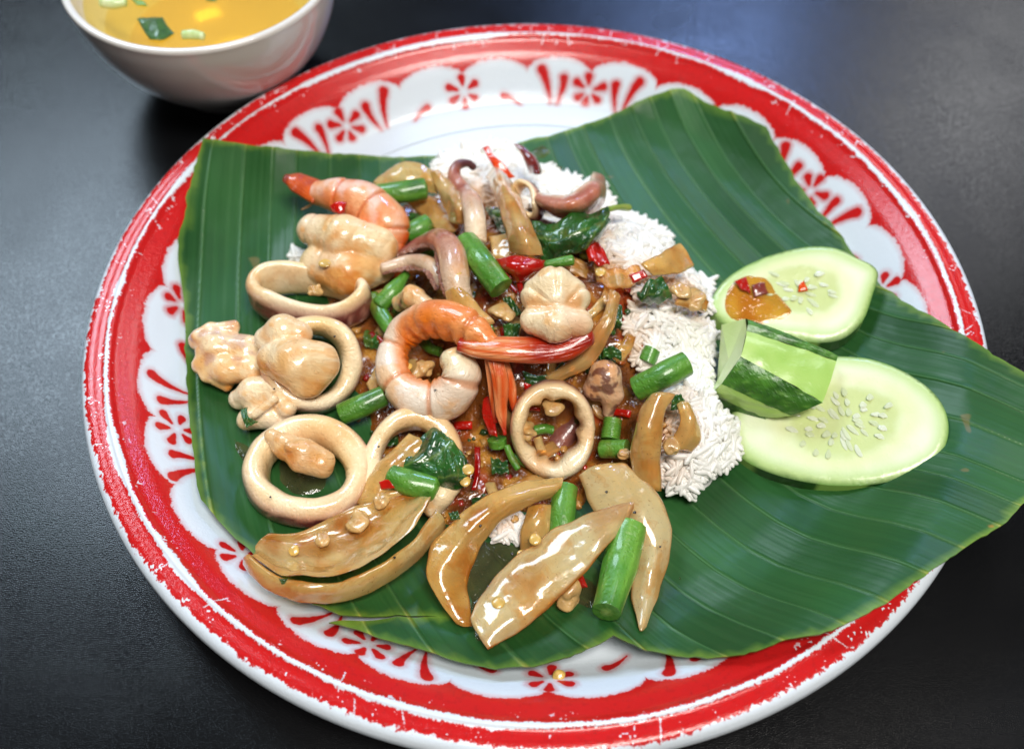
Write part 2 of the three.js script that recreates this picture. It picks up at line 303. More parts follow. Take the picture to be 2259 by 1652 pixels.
// a flat or bent plate of matter with outline poly (world x, z), upper face y = top(x, z), thickness th(x, z)
function slab(poly, top, th, o = {}) {
  const { step = 0.0025, edge = 0.0012, col, uvOf = (x, z) => [x, z] } = o, ring0 = resample(poly, edge), pts = ring0.map((p) => [p[0] + (rnd() - 0.5) * 1e-6, p[1] + (rnd() - 0.5) * 1e-6]);
  let x0 = 9, x1 = -9, z0 = 9, z1 = -9; for (const [x, z] of poly) { x0 = Math.min(x0, x); x1 = Math.max(x1, x); z0 = Math.min(z0, z); z1 = Math.max(z1, z); }
  for (let x = x0, r = 0; x < x1; x += step * 0.87, r++) for (let z = z0 + (r % 2) * step / 2; z < z1; z += step) { const a = x + (rnd() - 0.5) * step * 0.2, b = z + (rnd() - 0.5) * step * 0.2; if (inside(poly, a, b) && edgeDist(poly, a, b) > edge * 0.6) pts.push([a, b]); }
  const tris = delaunay(pts).filter(([a, b, c]) => inside(poly, (pts[a][0] + pts[b][0] + pts[c][0]) / 3, (pts[a][1] + pts[b][1] + pts[c][1]) / 3));
  const pos = [], idx = [], uv = [], cl = [], n = pts.length;
  for (const s of [0, 1]) pts.forEach(([x, z]) => { const y = top(x, z) - s * th(x, z); pos.push(x, y, z); uv.push(...uvOf(x, z)); cl.push(...col(x, z, s)); });
  for (const [a, b, c] of tris) { idx.push(a, b, c); idx.push(n + a, n + c, n + b); }
  const m = ring0.length, base = pos.length / 3;
  for (let i = 0; i < m; i++) for (const s of [0, 1]) { const [x, z] = pts[i]; pos.push(x, top(x, z) - s * th(x, z), z); uv.push(...uvOf(x, z)); cl.push(...(o.edgecol ? o.edgecol(x, z) : col(x, z, 2))); }
  let area = 0; for (let i = 0; i < m; i++) { const a = pts[i], b = pts[(i + 1) % m]; area += a[0] * b[1] - b[0] * a[1]; }
  for (let i = 0; i < m; i++) { const a = base + i * 2, b = base + ((i + 1) % m) * 2; area > 0 ? idx.push(a, b, a + 1, b, b + 1, a + 1) : idx.push(a, a + 1, b, b, a + 1, b + 1); }
  return geo(pos, idx, uv, cl);
}
// a cap of matter over a region: grid in the ground plane, height above the ground given by hgt(x, z, distance to the outline)
function blanket(poly, surf, hgt, o = {}) {
  const { step = 0.0012, col } = o; let x0 = 9, x1 = -9, z0 = 9, z1 = -9; for (const [x, z] of poly) { x0 = Math.min(x0, x); x1 = Math.max(x1, x); z0 = Math.min(z0, z); z1 = Math.max(z1, z); }
  const nx = Math.ceil((x1 - x0) / step), nz = Math.ceil((z1 - z0) / step), id = new Int32Array((nx + 1) * (nz + 1)).fill(-1), pos = [], uv = [], cl = [], idx = [];
  for (let i = 0; i <= nx; i++) for (let j = 0; j <= nz; j++) { const x = x0 + i * step, z = z0 + j * step, ins = inside(poly, x, z), d = edgeDist(poly, x, z); if (!ins && d > step * 1.6) continue; const e = ins ? d : -d; id[i * (nz + 1) + j] = pos.length / 3; pos.push(x, surf(x, z) + hgt(x, z, e), z); uv.push(x, z); cl.push(...col(x, z, e)); }
  for (let i = 0; i < nx; i++) for (let j = 0; j < nz; j++) { const a = id[i * (nz + 1) + j], b = id[(i + 1) * (nz + 1) + j], c = id[i * (nz + 1) + j + 1], d = id[(i + 1) * (nz + 1) + j + 1]; if (a >= 0 && b >= 0 && c >= 0) idx.push(a, c, b); if (b >= 0 && c >= 0 && d >= 0) idx.push(b, c, d); }
  return geo(pos, idx, uv, cl);
}

// ---------------------------------------------------------------- light panels (out of the picture)
for (const [name, label, az, el, dist, w, h, c, power] of PANELS) {
  const a = az * Math.PI / 180, e = el * Math.PI / 180, p = new V3(Math.sin(a) * Math.cos(e), Math.sin(e), -Math.cos(a) * Math.cos(e)).multiplyScalar(dist);
  const o = new THREE.Group(); o.position.copy(p); o.lookAt(0, 0, 0); o.name = numbered(name); o.userData = { label, category: 'light' };
  const glow = mesh('diffuser', new THREE.BoxGeometry(w, h, 0.006), new THREE.MeshStandardMaterial({ color: 0xffffff, emissive: new THREE.Color(...c), emissiveIntensity: power * 0.12, roughness: 0.6 })); glow.position.z = -0.006;
  o.add(glow);
  for (const [fx, fy, fw, fh] of [[0, h / 2 + 0.02, w + 0.08, 0.04], [0, -h / 2 - 0.02, w + 0.08, 0.04], [w / 2 + 0.02, 0, 0.04, h], [-w / 2 - 0.02, 0, 0.04, h]]) { const f = mesh('frame', new THREE.BoxGeometry(fw, fh, 0.03), new THREE.MeshStandardMaterial({ color: 0x777777, roughness: 0.5 })); f.position.set(fx, fy, -0.008); o.add(f); }
  const l = new THREE.RectAreaLight(new THREE.Color(...c), power, w, h); l.position.z = 0.004; l.rotation.y = Math.PI; l.name = 'panel_glow'; o.add(l);
  scene.add(o); shade(o);
}

// ---------------------------------------------------------------- table
{
  const g = new THREE.BoxGeometry(1.3, 0.03, 0.9); const p = g.attributes.position, uv = g.attributes.uv; for (let i = 0; i < p.count; i++) uv.setXY(i, p.getX(i), p.getZ(i)); g.translate(0, -0.015, 0);
  const smudge = dataTex(256, 256, (u, v) => { const k = 0.23 + 0.07 * (tn(u * 6, v * 6, 6, 21) - 0.5) + 0.06 * (tn(u * 24, v * 24, 24, 22) - 0.5); return [k, k, k]; }, false, 3);
  const m = new THREE.MeshPhysicalMaterial({ color: new THREE.Color(0.004, 0.0043, 0.005), roughness: 1, roughnessMap: smudge, bumpMap: grainTex, bumpScale: 0.00003, specularIntensity: 0.75 });
  thing('table', 'black table top with fine leather-like grain', 'table', [mesh('table', g, m)], null, 'structure');
}

// ---------------------------------------------------------------- enamel plate
const RED = S(0xc60804), WHITE = S(0xdde6ee);
{
  const prof = PLATE_TOP.map(([r, y]) => new THREE.Vector2(r / 1000, y / 1000));
  const topCurve = new THREE.SplineCurve(prof).getPoints(150);
  const under = [[140, 16.4], [139.2, 16.6], [137, 18.6], [132, 18.9], [127, 16.0], [121, 11], [114, 3.8], [110, 1.2], [104, 0.3], [98, 0.0], [90, 0.6], [0, 0.7]].map(([r, y]) => new THREE.Vector2(r / 1000, y / 1000));
  const pts = topCurve.concat(new THREE.SplineCurve(under).getPoints(60)); pts[0].x = 0; pts[pts.length - 1].x = 0;
  const g = new THREE.LatheGeometry(pts.slice().reverse(), 240); const p = g.attributes.position, uv = g.attributes.uv;
  for (let i = 0; i < p.count; i++) uv.setXY(i, p.getX(i) / 0.29 + 0.5, p.getZ(i) / 0.29 + 0.5);
  // print: airbrushed stencil flowers, paired strokes, scalloped red band, worn ridge lines
  const D = Math.PI / 180, flowers = []; for (let k = 0; k < 15; k++) flowers.push(-127.4 + k * 24 + (k > 10 ? -1.5 : 0));
  const drop = (x, y, ax, ay, bx, by, ra, rb) => { const ux = bx - ax, uy = by - ay, t = clamp(((x - ax) * ux + (y - ay) * uy) / (ux * ux + uy * uy)); return Math.hypot(x - ax - ux * t, y - ay - uy * t) - lerp(ra, rb, t); };
  const bend = (x, y, a, b, c, ra, rb) => { let d = 9; for (let k = 0; k < 5; k++) { const q = (t) => [(1 - t) * (1 - t) * a[0] + 2 * t * (1 - t) * b[0] + t * t * c[0], (1 - t) * (1 - t) * a[1] + 2 * t * (1 - t) * b[1] + t * t * c[1]], u = q(k / 5), v = q((k + 1) / 5); d = Math.min(d, drop(x, y, u[0], u[1], v[0], v[1], lerp(ra, rb, k / 5), lerp(ra, rb, (k + 1) / 5))); } return d; };
  const print = dataTex(2048, 2048, (u, v) => {
    const x = (u - 0.5) * 290, z = (v - 0.5) * 290, r = Math.hypot(x, z);
    if (r < 101 || r > 146) return [sr(WHITE[0]), sr(WHITE[1]), sr(WHITE[2])];
    const a = Math.atan2(z, x) / D, nz = fbm(x * 0.9, z * 0.9, 0, 3), fine = fbm(x * 3.1, z * 3.1, 5, 2);
    let red = 0;
    // scalloped inner border of the band
    const ph = ((a + 115.2) / 12) % 1, q = ((ph % 1) + 1) % 1, idx = Math.floor((a + 115.2) / 12), sc = 120.4 + 3.7 * Math.pow(Math.sin(Math.PI * q), 0.55) + 0.9 * n3(idx * 3.3, 2, 1) + nz * 0.55;
    red = Math.max(red, ss(-0.35, 0.4, r - sc + fine * 0.5)); red = Math.max(red, 0.35 * ss(-1.6, 0.3, r - sc + nz * 0.8));
    // motifs
    if (r < 127) {
      let best = 0, bd = 99; flowers.forEach((f, k) => { let d = ((a - f + 540) % 360 + 360) % 360 - 180; if (Math.abs(d) < Math.abs(bd)) { bd = d; best = k; } });
      const k = best, jx = n3(k * 5.1, 1) * 0.5, jy = n3(k * 5.1, 2) * 0.6, soft = 0.35 + 0.45 * ss(-0.3, 0.5, n3(k * 2.3, 7)), X = bd * D * 116 - jx, Yr = (r - 116.2) * 1.35 - jy;   // the wall is steep: 1.35 mm of wall a mm of radius
      let d = 9;
      for (let p6 = 0; p6 < 6; p6++) { const t = (p6 * 60 + 30 + 8 * n3(k, p6)) * D, s = 1 + 0.14 * n3(k * 3, p6 * 2, 4); d = Math.min(d, drop(X, Yr, Math.cos(t) * 5.3 * s, Math.sin(t) * 5.3 * s, Math.cos(t) * 2.6, Math.sin(t) * 2.6, 1.5, 0.6)); }
      if (k % 2 === 0) for (const sg of [-1, 1]) { const m = X * sg; d = Math.min(d, bend(m, Yr, [9.9, 3.6], [9.6, 0.5], [12.0, -6.5], 1.6, 0.3), bend(m, Yr, [18.4, 6.4], [15.8, 2.0], [14.6, -6.2], 1.75, 0.3)); }
      else for (const sg of [-1, 1]) d = Math.min(d, bend(X * sg, Yr, [15.5, -3.2], [18, -3.4], [22, -7.2], 1.5, 0.3));
      d += nz * 0.25; red = Math.max(red, ss(0.45, -0.3, d)); red = Math.max(red, soft * 0.8 * ss(2.1, -0.2, d + fine * 0.35));
    }
    // worn lines: ridge, rim edge, nicks
    const w1 = 0.62 + 0.5 * nz + 0.5 * Math.max(0, n3(a * 0.05, 3)) + 0.7 * ss(0.25, 0.7, n3(a * 0.11, 9));
    if (r > 128) {
      red *= 1 - ss(0.15, -0.15, Math.abs(r - 132.0 - 0.25 * n3(a * 0.2, 4)) - w1 + fine * 0.5);
      red *= 1 - ss(-0.2, 0.25, r - 137.7 - 0.8 * n3(a * 0.09, 14) - nz * 1.3 - fine * 0.6);
      red *= 1 - ss(0.62, 0.68, n3(x * 1.7, z * 1.7, 3) * 0.6 + n3(x * 0.35, z * 0.35, 8) * 0.45) * ss(126, 131, r);
      const cell = Math.floor(a * 0.55), h0 = hash(cell, 4, 4); if (h0 > 0.88) { const ac = (cell + 0.5) / 0.55, dd = Math.abs((a - ac) * D * r * 0.9 - (r - 133) * (hash(cell, 5, 5) - 0.5) * 1.5 - 0.4 * fine); red *= 1 - ss(0.22, 0.08, dd) * ss(3.4, 2.6, Math.abs(r - (129 + 8 * hash(cell, 6, 6)))) * 0.9; }
    }
    const worn = 1 - 0.12 * ss(0.1, 0.5, nz);
    const c = mix(WHITE, scl(RED, worn), red * 0.985);
    return [sr(c[0]), sr(c[1]), sr(c[2])];
  }, true);
  const m = new THREE.MeshPhysicalMaterial({ map: print, roughness: 0.11, specularIntensity: 0.9, bumpMap: wetTex, bumpScale: 0.00006 });
  thing('enamel_plate', 'round white enamel plate with scalloped red rim and stencilled red flowers', 'plate', [mesh('enamel_plate', g, m)]);
}

// ---------------------------------------------------------------- banana leaf
const LEAF_OUT = [[445, 306], [520, 314], [640, 330], [760, 340], [870, 345], [960, 342], [1050, 332], [1130, 318], [1240, 290], [1340, 255], [1430, 215], [1478, 194], [1510, 196], [1580, 232], [1640, 256], [1690, 277], [1730, 355], [1790, 440], [1860, 525], [1900, 575], [1945, 632], [2040, 690], [2130, 742], [2220, 795], [2290, 840], [2340, 900], [2350, 980], [2310, 1060], [2225, 1148], [2122, 1212], [2010, 1290], [1920, 1352], [1840, 1390], [1740, 1412], [1640, 1440], [1560, 1450], [1490, 1446], [1430, 1436], [1385, 1418], [1352, 1403], [1310, 1428], [1260, 1450], [1180, 1470], [1090, 1472], [1000, 1454], [900, 1424], [800, 1395], [722, 1374], [765, 1371], [850, 1365], [930, 1361], [985, 1358], [930, 1358.5], [850, 1360], [750, 1357], [690, 1331], [640, 1290], [585, 1245], [540, 1205], [490, 1155], [440, 1100], [428, 1030], [418, 940], [412, 850], [408, 740], [402, 650], [392, 530], [410, 440], [430, 370]];
const leafPoly = resample(LEAF_OUT, 14).map(([x, y]) => { const p = lx(x, y), k = 0.0005; return [p.x + k * n3(p.x * 160, p.z * 160, 1) + 0.6 * k * n3(p.x * 600, p.z * 600, 2), p.z + k * n3(p.x * 160, p.z * 160, 5) + 0.6 * k * n3(p.x * 600, p.z * 600, 6)]; });
{
  const fi = (x, z) => (24.5 + 158 * clamp(x, -0.13, 0.16) + 124 * clamp(z, -0.1, 0.1)) * Math.PI / 180;
  const trace = (x, z) => { const n = 14, dz = (z + 0.06) / n; for (let i = 0; i < n; i++) { x -= Math.tan(fi(x, z)) * dz; z -= dz; } return x; };   // follow the vein back to a cross line
  const U0 = -0.16, US = 0.36;
  const N = 1024, tr = new Float32Array(N * N); for (let j = 0; j < N; j++) for (let i = 0; i < N; i++) tr[j * N + i] = trace(U0 + (i + 0.5) / N * US, U0 + (j + 0.5) / N * US);
  const look = (u, v) => tr[Math.min(N - 1, Math.floor(v * N)) * N + Math.min(N - 1, Math.floor(u * N))];
  const vein = (s) => { const q = (s + 0.3 + 0.0025 * n3(s * 60, 3)) / 0.0098, i = Math.floor(q); return [q - i, i]; };
  const dark = S(0x1a461c), mid = S(0x2e602e), pale = S(0x5f8c54), brown = S(0x7a6a3a);
  const colT = dataTex(N, N, (u, v) => {
    const s = look(u, v), [f, i] = vein(s), x = U0 + u * US, z = U0 + v * US, e = Math.min(f, 1 - f), tone = n3(i * 7.7, 1) * 0.28;
    let c = mix(dark, mid, clamp(0.42 + tone + 0.55 * fbm(x * 38, z * 38, 1, 3) + 0.16 * n3(s * 2400, z * 40)));
    c = mix(c, pale, 0.3 * ss(0.05, 0.012, e) + 0.05 * ss(0.25, 0.75, n3(s * 1500, 2.5)));
    const spot = n3(x * 210, z * 210, 9) + 0.4 * n3(x * 40, z * 40, 2); c = mix(c, brown, 0.55 * ss(1.12, 1.2, spot));
    return [sr(c[0]), sr(c[1]), sr(c[2])];
  }, true);
  const bumpT = dataTex(N, N, (u, v) => { const s = look(u, v), [f, i] = vein(s), e = Math.min(f, 1 - f), sgn = i % 2 ? 1 : -1, k = 0.5 + 0.5 * (sgn * (f - 0.5)) * (0.55 + 0.45 * hash(i, 3, 3)) + 0.14 * ss(0.06, 0.0, e) + 0.012 * n3(s * 1800, 1) + 0.06 * fbm(u * 60, v * 60, 3, 2); return [k, k, k]; }, false);
  const m = new THREE.MeshPhysicalMaterial({ map: colT, vertexColors: true, bumpMap: bumpT, bumpScale: 0.0026, roughness: 0.4, specularIntensity: 0.75 });
  const edgeTint = [7.5, 2.8, 1.5];
  const g = slab(leafPoly, leafY, () => 0.0008, { step: 0.0026, edge: 0.0010, uvOf: (x, z) => [(x - U0) / US, (z - U0) / US], col: (x, z, s) => { const d = edgeDist(leafPoly, x, z); return mix([1, 1, 1], edgeTint, 0.9 * ss(0.0016, 0.0003, d + 0.0004 * n3(x * 300, z * 300))); }, edgecol: (x, z) => scl([8.5, 3.4, 2.2], 0.8 + 0.4 * n3(x * 250, z * 250)) });
  thing('banana_leaf', 'large cut green banana leaf lying across the plate under the food', 'leaf', [mesh('banana_leaf', g, m)]);
}

// ---------------------------------------------------------------- soup bowl
{
  const c = [-0.122, -0.130], R = 0.0497, HB = 0.050;
  const out = [[0, 1.6], [19, 1.6], [20.5, 0.0], [22.5, 0.0], [23, 1.5], [24.5, 3.6], [30, 8.5], [36, 15], [41.5, 23], [45.6, 32], [48.2, 41], [49.4, 47.5], [49.7, 49.2], [49.3, 50.2], [48.2, 50.5], [47.1, 50.0], [46.5, 48.5], [44.6, 41], [41.6, 32], [37.6, 24], [32, 16], [25, 9.5], [16, 5.6], [0, 4.6]].map(([r, y]) => new THREE.Vector2(r / 1000, y / 1000));
  const pts = out.slice(0, 5).concat(new THREE.SplineCurve(out.slice(5)).getPoints(90)); pts[pts.length - 1].x = 0;
  const g = new THREE.LatheGeometry(pts, 128); g.translate(c[0], 0, c[1]);
  const m = new THREE.MeshPhysicalMaterial({ color: new THREE.Color(0.76, 0.74, 0.71), roughness: 0.2, clearcoat: 0.5, clearcoatRoughness: 0.06 });
  thing('soup_bowl', 'small white porcelain bowl of clear soup beside the plate', 'bowl', [mesh('soup_bowl', g, m)]);
  const lv = 0.0405, sheets = [[lv, 44.25], [lv - 0.010, 39.6], [lv - 0.02, 33.6]].map(([y, r], i) => { const g0 = new THREE.LatheGeometry((i ? [[r, 0], [0, 0]] : [[r, 0.35], [r - 0.6, 0.08], [r - 1.8, 0], [0, 0]]).map(([q, h]) => new THREE.Vector2(q / 1000, y + h / 1000)), 96); g0.translate(c[0], 0, c[1]); return g0; });
  const broth = new THREE.MeshPhysicalMaterial({ color: new THREE.Color(0.985, 0.89, 0.50), roughness: 0.12, transmission: 0.93, thickness: 0, side: THREE.DoubleSide, ior: 1.33, specularIntensity: 0.35 });
  thing('broth', 'clear golden broth filling the white bowl', 'soup', [mesh('broth', mergeGeometries(sheets), broth)]);
  const onSoup = (x, y, dh) => meet(x, y, () => lv, dh / 1000);
  const gm = new THREE.MeshPhysicalMaterial({ vertexColors: true, roughness: 0.3, bumpMap: streakTex, bumpScale: 0.0002, clearcoat: 0.5, clearcoatRoughness: 0.1 });
  const green = (a, b) => (u, v, p) => mix(S(a), S(b), clamp(0.5 + 0.9 * fbm(p.x * 700, p.z * 700, p.y * 300, 2)));
  const bit = (name, label, rows, a, b, t = 0.7, extra = {}) => thing(name, label, 'scallion', [mesh(name, sheet(rows, { ground: onSoup, t, nu: 18, nv: 10, col: green(a, b), ...extra }), gm)]);
  bit('scallion_leaf', 'dark green torn leaf piece floating in the soup', [[[302, 42, 0.6], [336, 39, 0.9], [358, 38, 0.6]], [[312, 62, 0.7], [345, 62, 1.5], [372, 60, 0.8]], [[330, 88, 0.5], [352, 90, 0.9], [383, 74, 0.5]]], 0x274a22, 0x4c7538);
  bit('scallion_leaf', 'small light green leaf piece floating beside the pale stalk piece', [[[288, -6, 0.5], [312, 2, 0.8]], [[300, 12, 0.6], [326, 14, 0.8]]], 0x4c7f2e, 0x86ad4a);
  bit('scallion_leaf', 'tiny green leaf scrap floating alone in the soup', [[[455, -14, 0.5], [478, -10, 0.6]], [[452, 0, 0.6], [475, 2, 0.5]]], 0x2f5c25, 0x5c8a3c);
  const pale = (t, a, p) => mix(S(0xa9c76a), S(0xdfe8b6), clamp(0.5 + fbm(p.x * 500, p.z * 500, 2, 2)));
  thing('scallion_ring', 'pale green scallion piece floating by the bowl rim', 'scallion', [mesh('scallion_ring', tube([[404, 77, 10, 0.4], [426, 76, 11, 0.4], [447, 80, 9, 0.4]], { ground: onSoup, col: pale, round: [0.5, 0.5] }), gm)]);
  thing('scallion_ring', 'pale green scallion stalk piece touching a small leaf piece', 'scallion', [mesh('scallion_ring', tube([[226, 4, 13, 0.3], [248, 8, 12, 0.3], [276, 6, 9, 0.3]], { ground: onSoup, col: pale, round: [0.5, 0.5] }), gm)]);
}

// ---------------------------------------------------------------- food: materials and colours
const wet = (o) => new THREE.MeshPhysicalMaterial({ vertexColors: true, roughness: 0.4, bumpMap: wetTex, bumpScale: 0.0003, clearcoat: 0.7, clearcoatRoughness: 0.06, ...o });
const fibre = dataTex(256, 256, (u, v) => { const k = 0.80 + 0.2 * (0.6 * tn(u * 3, v * 40, 40, 31) + 0.4 * tn(u * 6, v * 90, 90, 32)); return [k, k * (0.985 + 0.015 * k), k * 0.97]; }, false, 45);
// sauce that clings: amber film in patches, darker specks, fine mottling (a tile is 40 mm)
const glaze = (amount, fib) => dataTex(1024, 1024, (u, v) => {
  const a = 0.5 * tn(u * 7, v * 7, 7, 41) + 0.3 * tn(u * 17, v * 17, 17, 42) + 0.2 * tn(u * 39, v * 39, 39, 43), film = ss(0.5, 0.72, a) * amount, rim = ss(0.035, 0, Math.abs(a - 0.53)) * 0.35 * amount, fine = 0.96 + 0.04 * tn(u * 150, v * 150, 150, 44), sp = ss(0.94, 0.97, tn(u * 110, v * 110, 110, 45));
  const f = fib ? 0.95 + 0.05 * (0.55 * tn(u * 5, v * 72, 72, 31) + 0.45 * tn(u * 11, v * 160, 160, 32)) : 1;
  let c = mix([1, 1, 1], S(0xf2b84c), film * 0.9); c = mix(c, S(0xd8902c), rim); c = mix(c, S(0x6a3a14), sp * 0.6); return [c[0] * fine * f, c[1] * fine * f, c[2] * fine * f];
}, false, 25);
const glazeMeat = glaze(0.55, false), glazeOnion = glaze(0.6, true);
const M = {
  meat: wet({ map: glazeMeat }), ring: wet({ roughness: 0.34 }), crumb: wet({ map: glazeMeat }), shell: wet({ roughness: 0.3, bumpMap: streakTex, bumpScale: 0.0003 }), onion: wet({ roughness: 0.28, map: glazeOnion, bumpScale: 0.00014, transmission: 0.5, thickness: 0.001, ior: 1.36, attenuationColor: new THREE.Color(0.93, 0.60, 0.13), attenuationDistance: 0.004, clearcoat: 1 }),
  bean: wet({ roughness: 0.42, bumpScale: 0.0004, clearcoat: 0.55, clearcoatRoughness: 0.12 }), chilli: wet({ roughness: 0.2, bumpScale: 0.0003, clearcoat: 1 }), basil: wet({ roughness: 0.35, bumpScale: 0.0006, clearcoat: 0.9 }),
  seed: wet({ roughness: 0.35, bumpScale: 0.0001 }), cuke: wet({ roughness: 0.3, bumpScale: 0.00012, clearcoat: 0.35, clearcoatRoughness: 0.2 }), rind: wet({ roughness: 0.42, bumpScale: 0.0004, clearcoat: 0.2 }),
  petal: wet({ roughness: 0.25, map: glazeOnion, bumpScale: 0.00014, transmission: 0.52, thickness: 0.001, ior: 1.36, attenuationColor: new THREE.Color(0.94, 0.64, 0.17), attenuationDistance: 0.004, clearcoat: 1 }),
  glass: wet({ roughness: 0.2, bumpMap: streakTex, bumpScale: 0.0003, transmission: 0.7, clearcoat: 1 }),
};
const CREAM = S(0xf9e6c2), BUFF = S(0xf1cc8c), STAIN = S(0xdc9030), RUST = S(0x9c4f16), PINK = S(0xc98a78), PLUM = S(0x5a2028), ORANGE = S(0xe0691c), SCARLET = S(0xb8240f);
const at3 = (f, p, o = 2, s = 0) => fbm(p.x * f + s, p.y * f, p.z * f - s, o);
const creamy = (p, k = 1, s = 0) => { let c = mix(CREAM, BUFF, clamp(0.4 + 1.1 * at3(90, p, 2, s))); return mix(c, STAIN, clamp(k) * 0.85 * ss(-0.02, 0.42, at3(105, p, 3, s + 4))); };
const near = (x, y, dh, r) => { const c = px(x, y, dh), rad = r * mpp(c); return (p) => Math.exp(-p.distanceToSquared(c) / (2 * rad * rad)); };

// ---------------------------------------------------------------- rice
const SAUCE_OUT = [[740, 520], [880, 440], [1000, 410], [1100, 420], [1200, 470], [1310, 510], [1335, 560], [1400, 600], [1480, 610], [1540, 660], [1500, 690], [1410, 650], [1385, 700], [1420, 780], [1400, 840], [1480, 890], [1520, 960], [1470, 1020], [1370, 1060], [1250, 1170], [1150, 1150], [1000, 1180], [850, 1110], [780, 900], [700, 720]];
const saucePoly = smoothPoly(SAUCE_OUT, 120).map(([x, y]) => { const p = px(x, y); return [p.x, p.z]; });
{
  const core = []; for (let i = 0; i < 72; i++) { const a = i / 72 * Math.PI * 2; let q = 0.97; const k = 1 + 0.05 * Math.sin(a * 3 + 0.6) + 0.03 * Math.sin(a * 7); core.push([moundC.x + Math.cos(a) * 0.051 * q * k, moundC.z + Math.sin(a) * 0.048 * q * k]); }
  const side = []; for (let i = 0; i < 40; i++) { const a = i / 40 * Math.PI * 2; side.push([sideC.x + Math.cos(a) * 0.0165, sideC.z + Math.sin(a) * 0.023]); }
  const white = S(0xe6e5e0), tint = S(0xc98f45);
  const heap = (poly) => blanket(poly, pileY, (x, z, e) => lerp(-0.006, -0.0034, ss(0, 0.006, e)) + 0.0009 * fbm(x * 420, z * 420, 1, 2), { step: 0.0016, col: () => scl(white, 0.9) });
  const rm = new THREE.MeshPhysicalMaterial({ vertexColors: true, roughness: 0.55 }), grainMat = new THREE.MeshPhysicalMaterial({ color: 0xffffff, roughness: 0.4, clearcoat: 0.25, clearcoatRoughness: 0.3 });
  // one grain: a long slender drop
  const gp = [[0, -3.1], [0.42, -2.9], [0.72, -2.1], [0.88, -0.7], [0.9, 0.5], [0.76, 2.0], [0.45, 2.85], [0, 3.1]].map(([r, y]) => new THREE.Vector2(r / 1000, y / 1000)), grain = new THREE.LatheGeometry(gp, 8);
  const regions = [[[955, 365], [1000, 340], [1075, 318], [1130, 325], [1160, 372], [1210, 372], [1270, 398], [1335, 415], [1350, 455], [1300, 480], [1150, 460], [985, 430]], [[1305, 520], [1345, 468], [1400, 478], [1470, 518], [1490, 580], [1570, 620], [1575, 690], [1440, 665], [1320, 610]], [[1380, 700], [1420, 655], [1500, 670], [1575, 730], [1570, 800], [1560, 860], [1580, 900], [1625, 940], [1622, 1020], [1560, 1050], [1520, 1090], [1480, 1085], [1440, 1040], [1470, 960], [1470, 880], [1450, 850], [1400, 790]], [[1085, 1150], [1170, 1145], [1140, 1195], [1100, 1195]], [[648, 562], [660, 556], [664, 575], [652, 578]]].map((r) => r.map(([x, y]) => { const p = px(x, y); return [p.x, p.z]; }));
  const list = [], q = new THREE.Quaternion(), e = new THREE.Euler(), mtx = new THREE.Matrix4(), cols = [];
  regions.forEach((poly, k) => {
    let x0 = 9, x1 = -9, z0 = 9, z1 = -9; for (const [x, z] of poly) { x0 = Math.min(x0, x); x1 = Math.max(x1, x); z0 = Math.min(z0, z); z1 = Math.max(z1, z); }
    const n = Math.round((x1 - x0) * (z1 - z0) * 1e6 * 1.3);
    for (let i = 0; i < n; i++) {
      const x = rr(x0, x1), z = rr(z0, z1); if (!inside(poly, x, z)) continue;
      const d = edgeDist(poly, x, z), lay = rr(-0.0022, 0.0019) * (d < 0.003 ? 0.6 : 1), h = pileY(x, z) + lay + 0.0009, dx = (pileY(x + 0.002, z) - pileY(x - 0.002, z)) / 0.004, dz = (pileY(x, z + 0.002) - pileY(x, z - 0.002)) / 0.004;
      const N = new V3(-dx, 1, -dz).normalize(), dir = new V3(rr(-1, 1), rr(-0.35, 0.45), rr(-1, 1)); dir.addScaledVector(N, -dir.dot(N) * 0.75).normalize();
      q.setFromUnitVectors(Y, dir); const s = rr(0.82, 1.12); mtx.compose(new V3(x, Math.max(h, leafY(x, z) + 0.0008), z), q, new V3(s * rr(0.95, 1.1), s, s * rr(0.9, 1.1))); list.push(mtx.clone());
      const ins = inside(saucePoly, x, z), ed = edgeDist(saucePoly, x, z), tk = ins ? clamp(0.35 + ed * 150) : clamp(0.5 - ed * 95 + 0.4 * n3(x * 240, z * 240, 7)); cols.push(mix(scl(S(0xf3f2ec), rr(0.92, 1)), tint, tk * 0.75));
    }
  });
  const inst = new THREE.InstancedMesh(grain, grainMat, list.length); inst.name = 'rice_grains'; list.forEach((m, i) => { inst.setMatrixAt(i, m); inst.setColorAt(i, new THREE.Color(...cols[i])); });
  inst.userData.kind = 'stuff';
  thing('rice_heap', 'heap of steamed white rice under the seafood stir fry', 'rice', [mesh('rice_core', mergeGeometries([heap(core), heap(side)]), rm), inst], null, 'stuff');
}

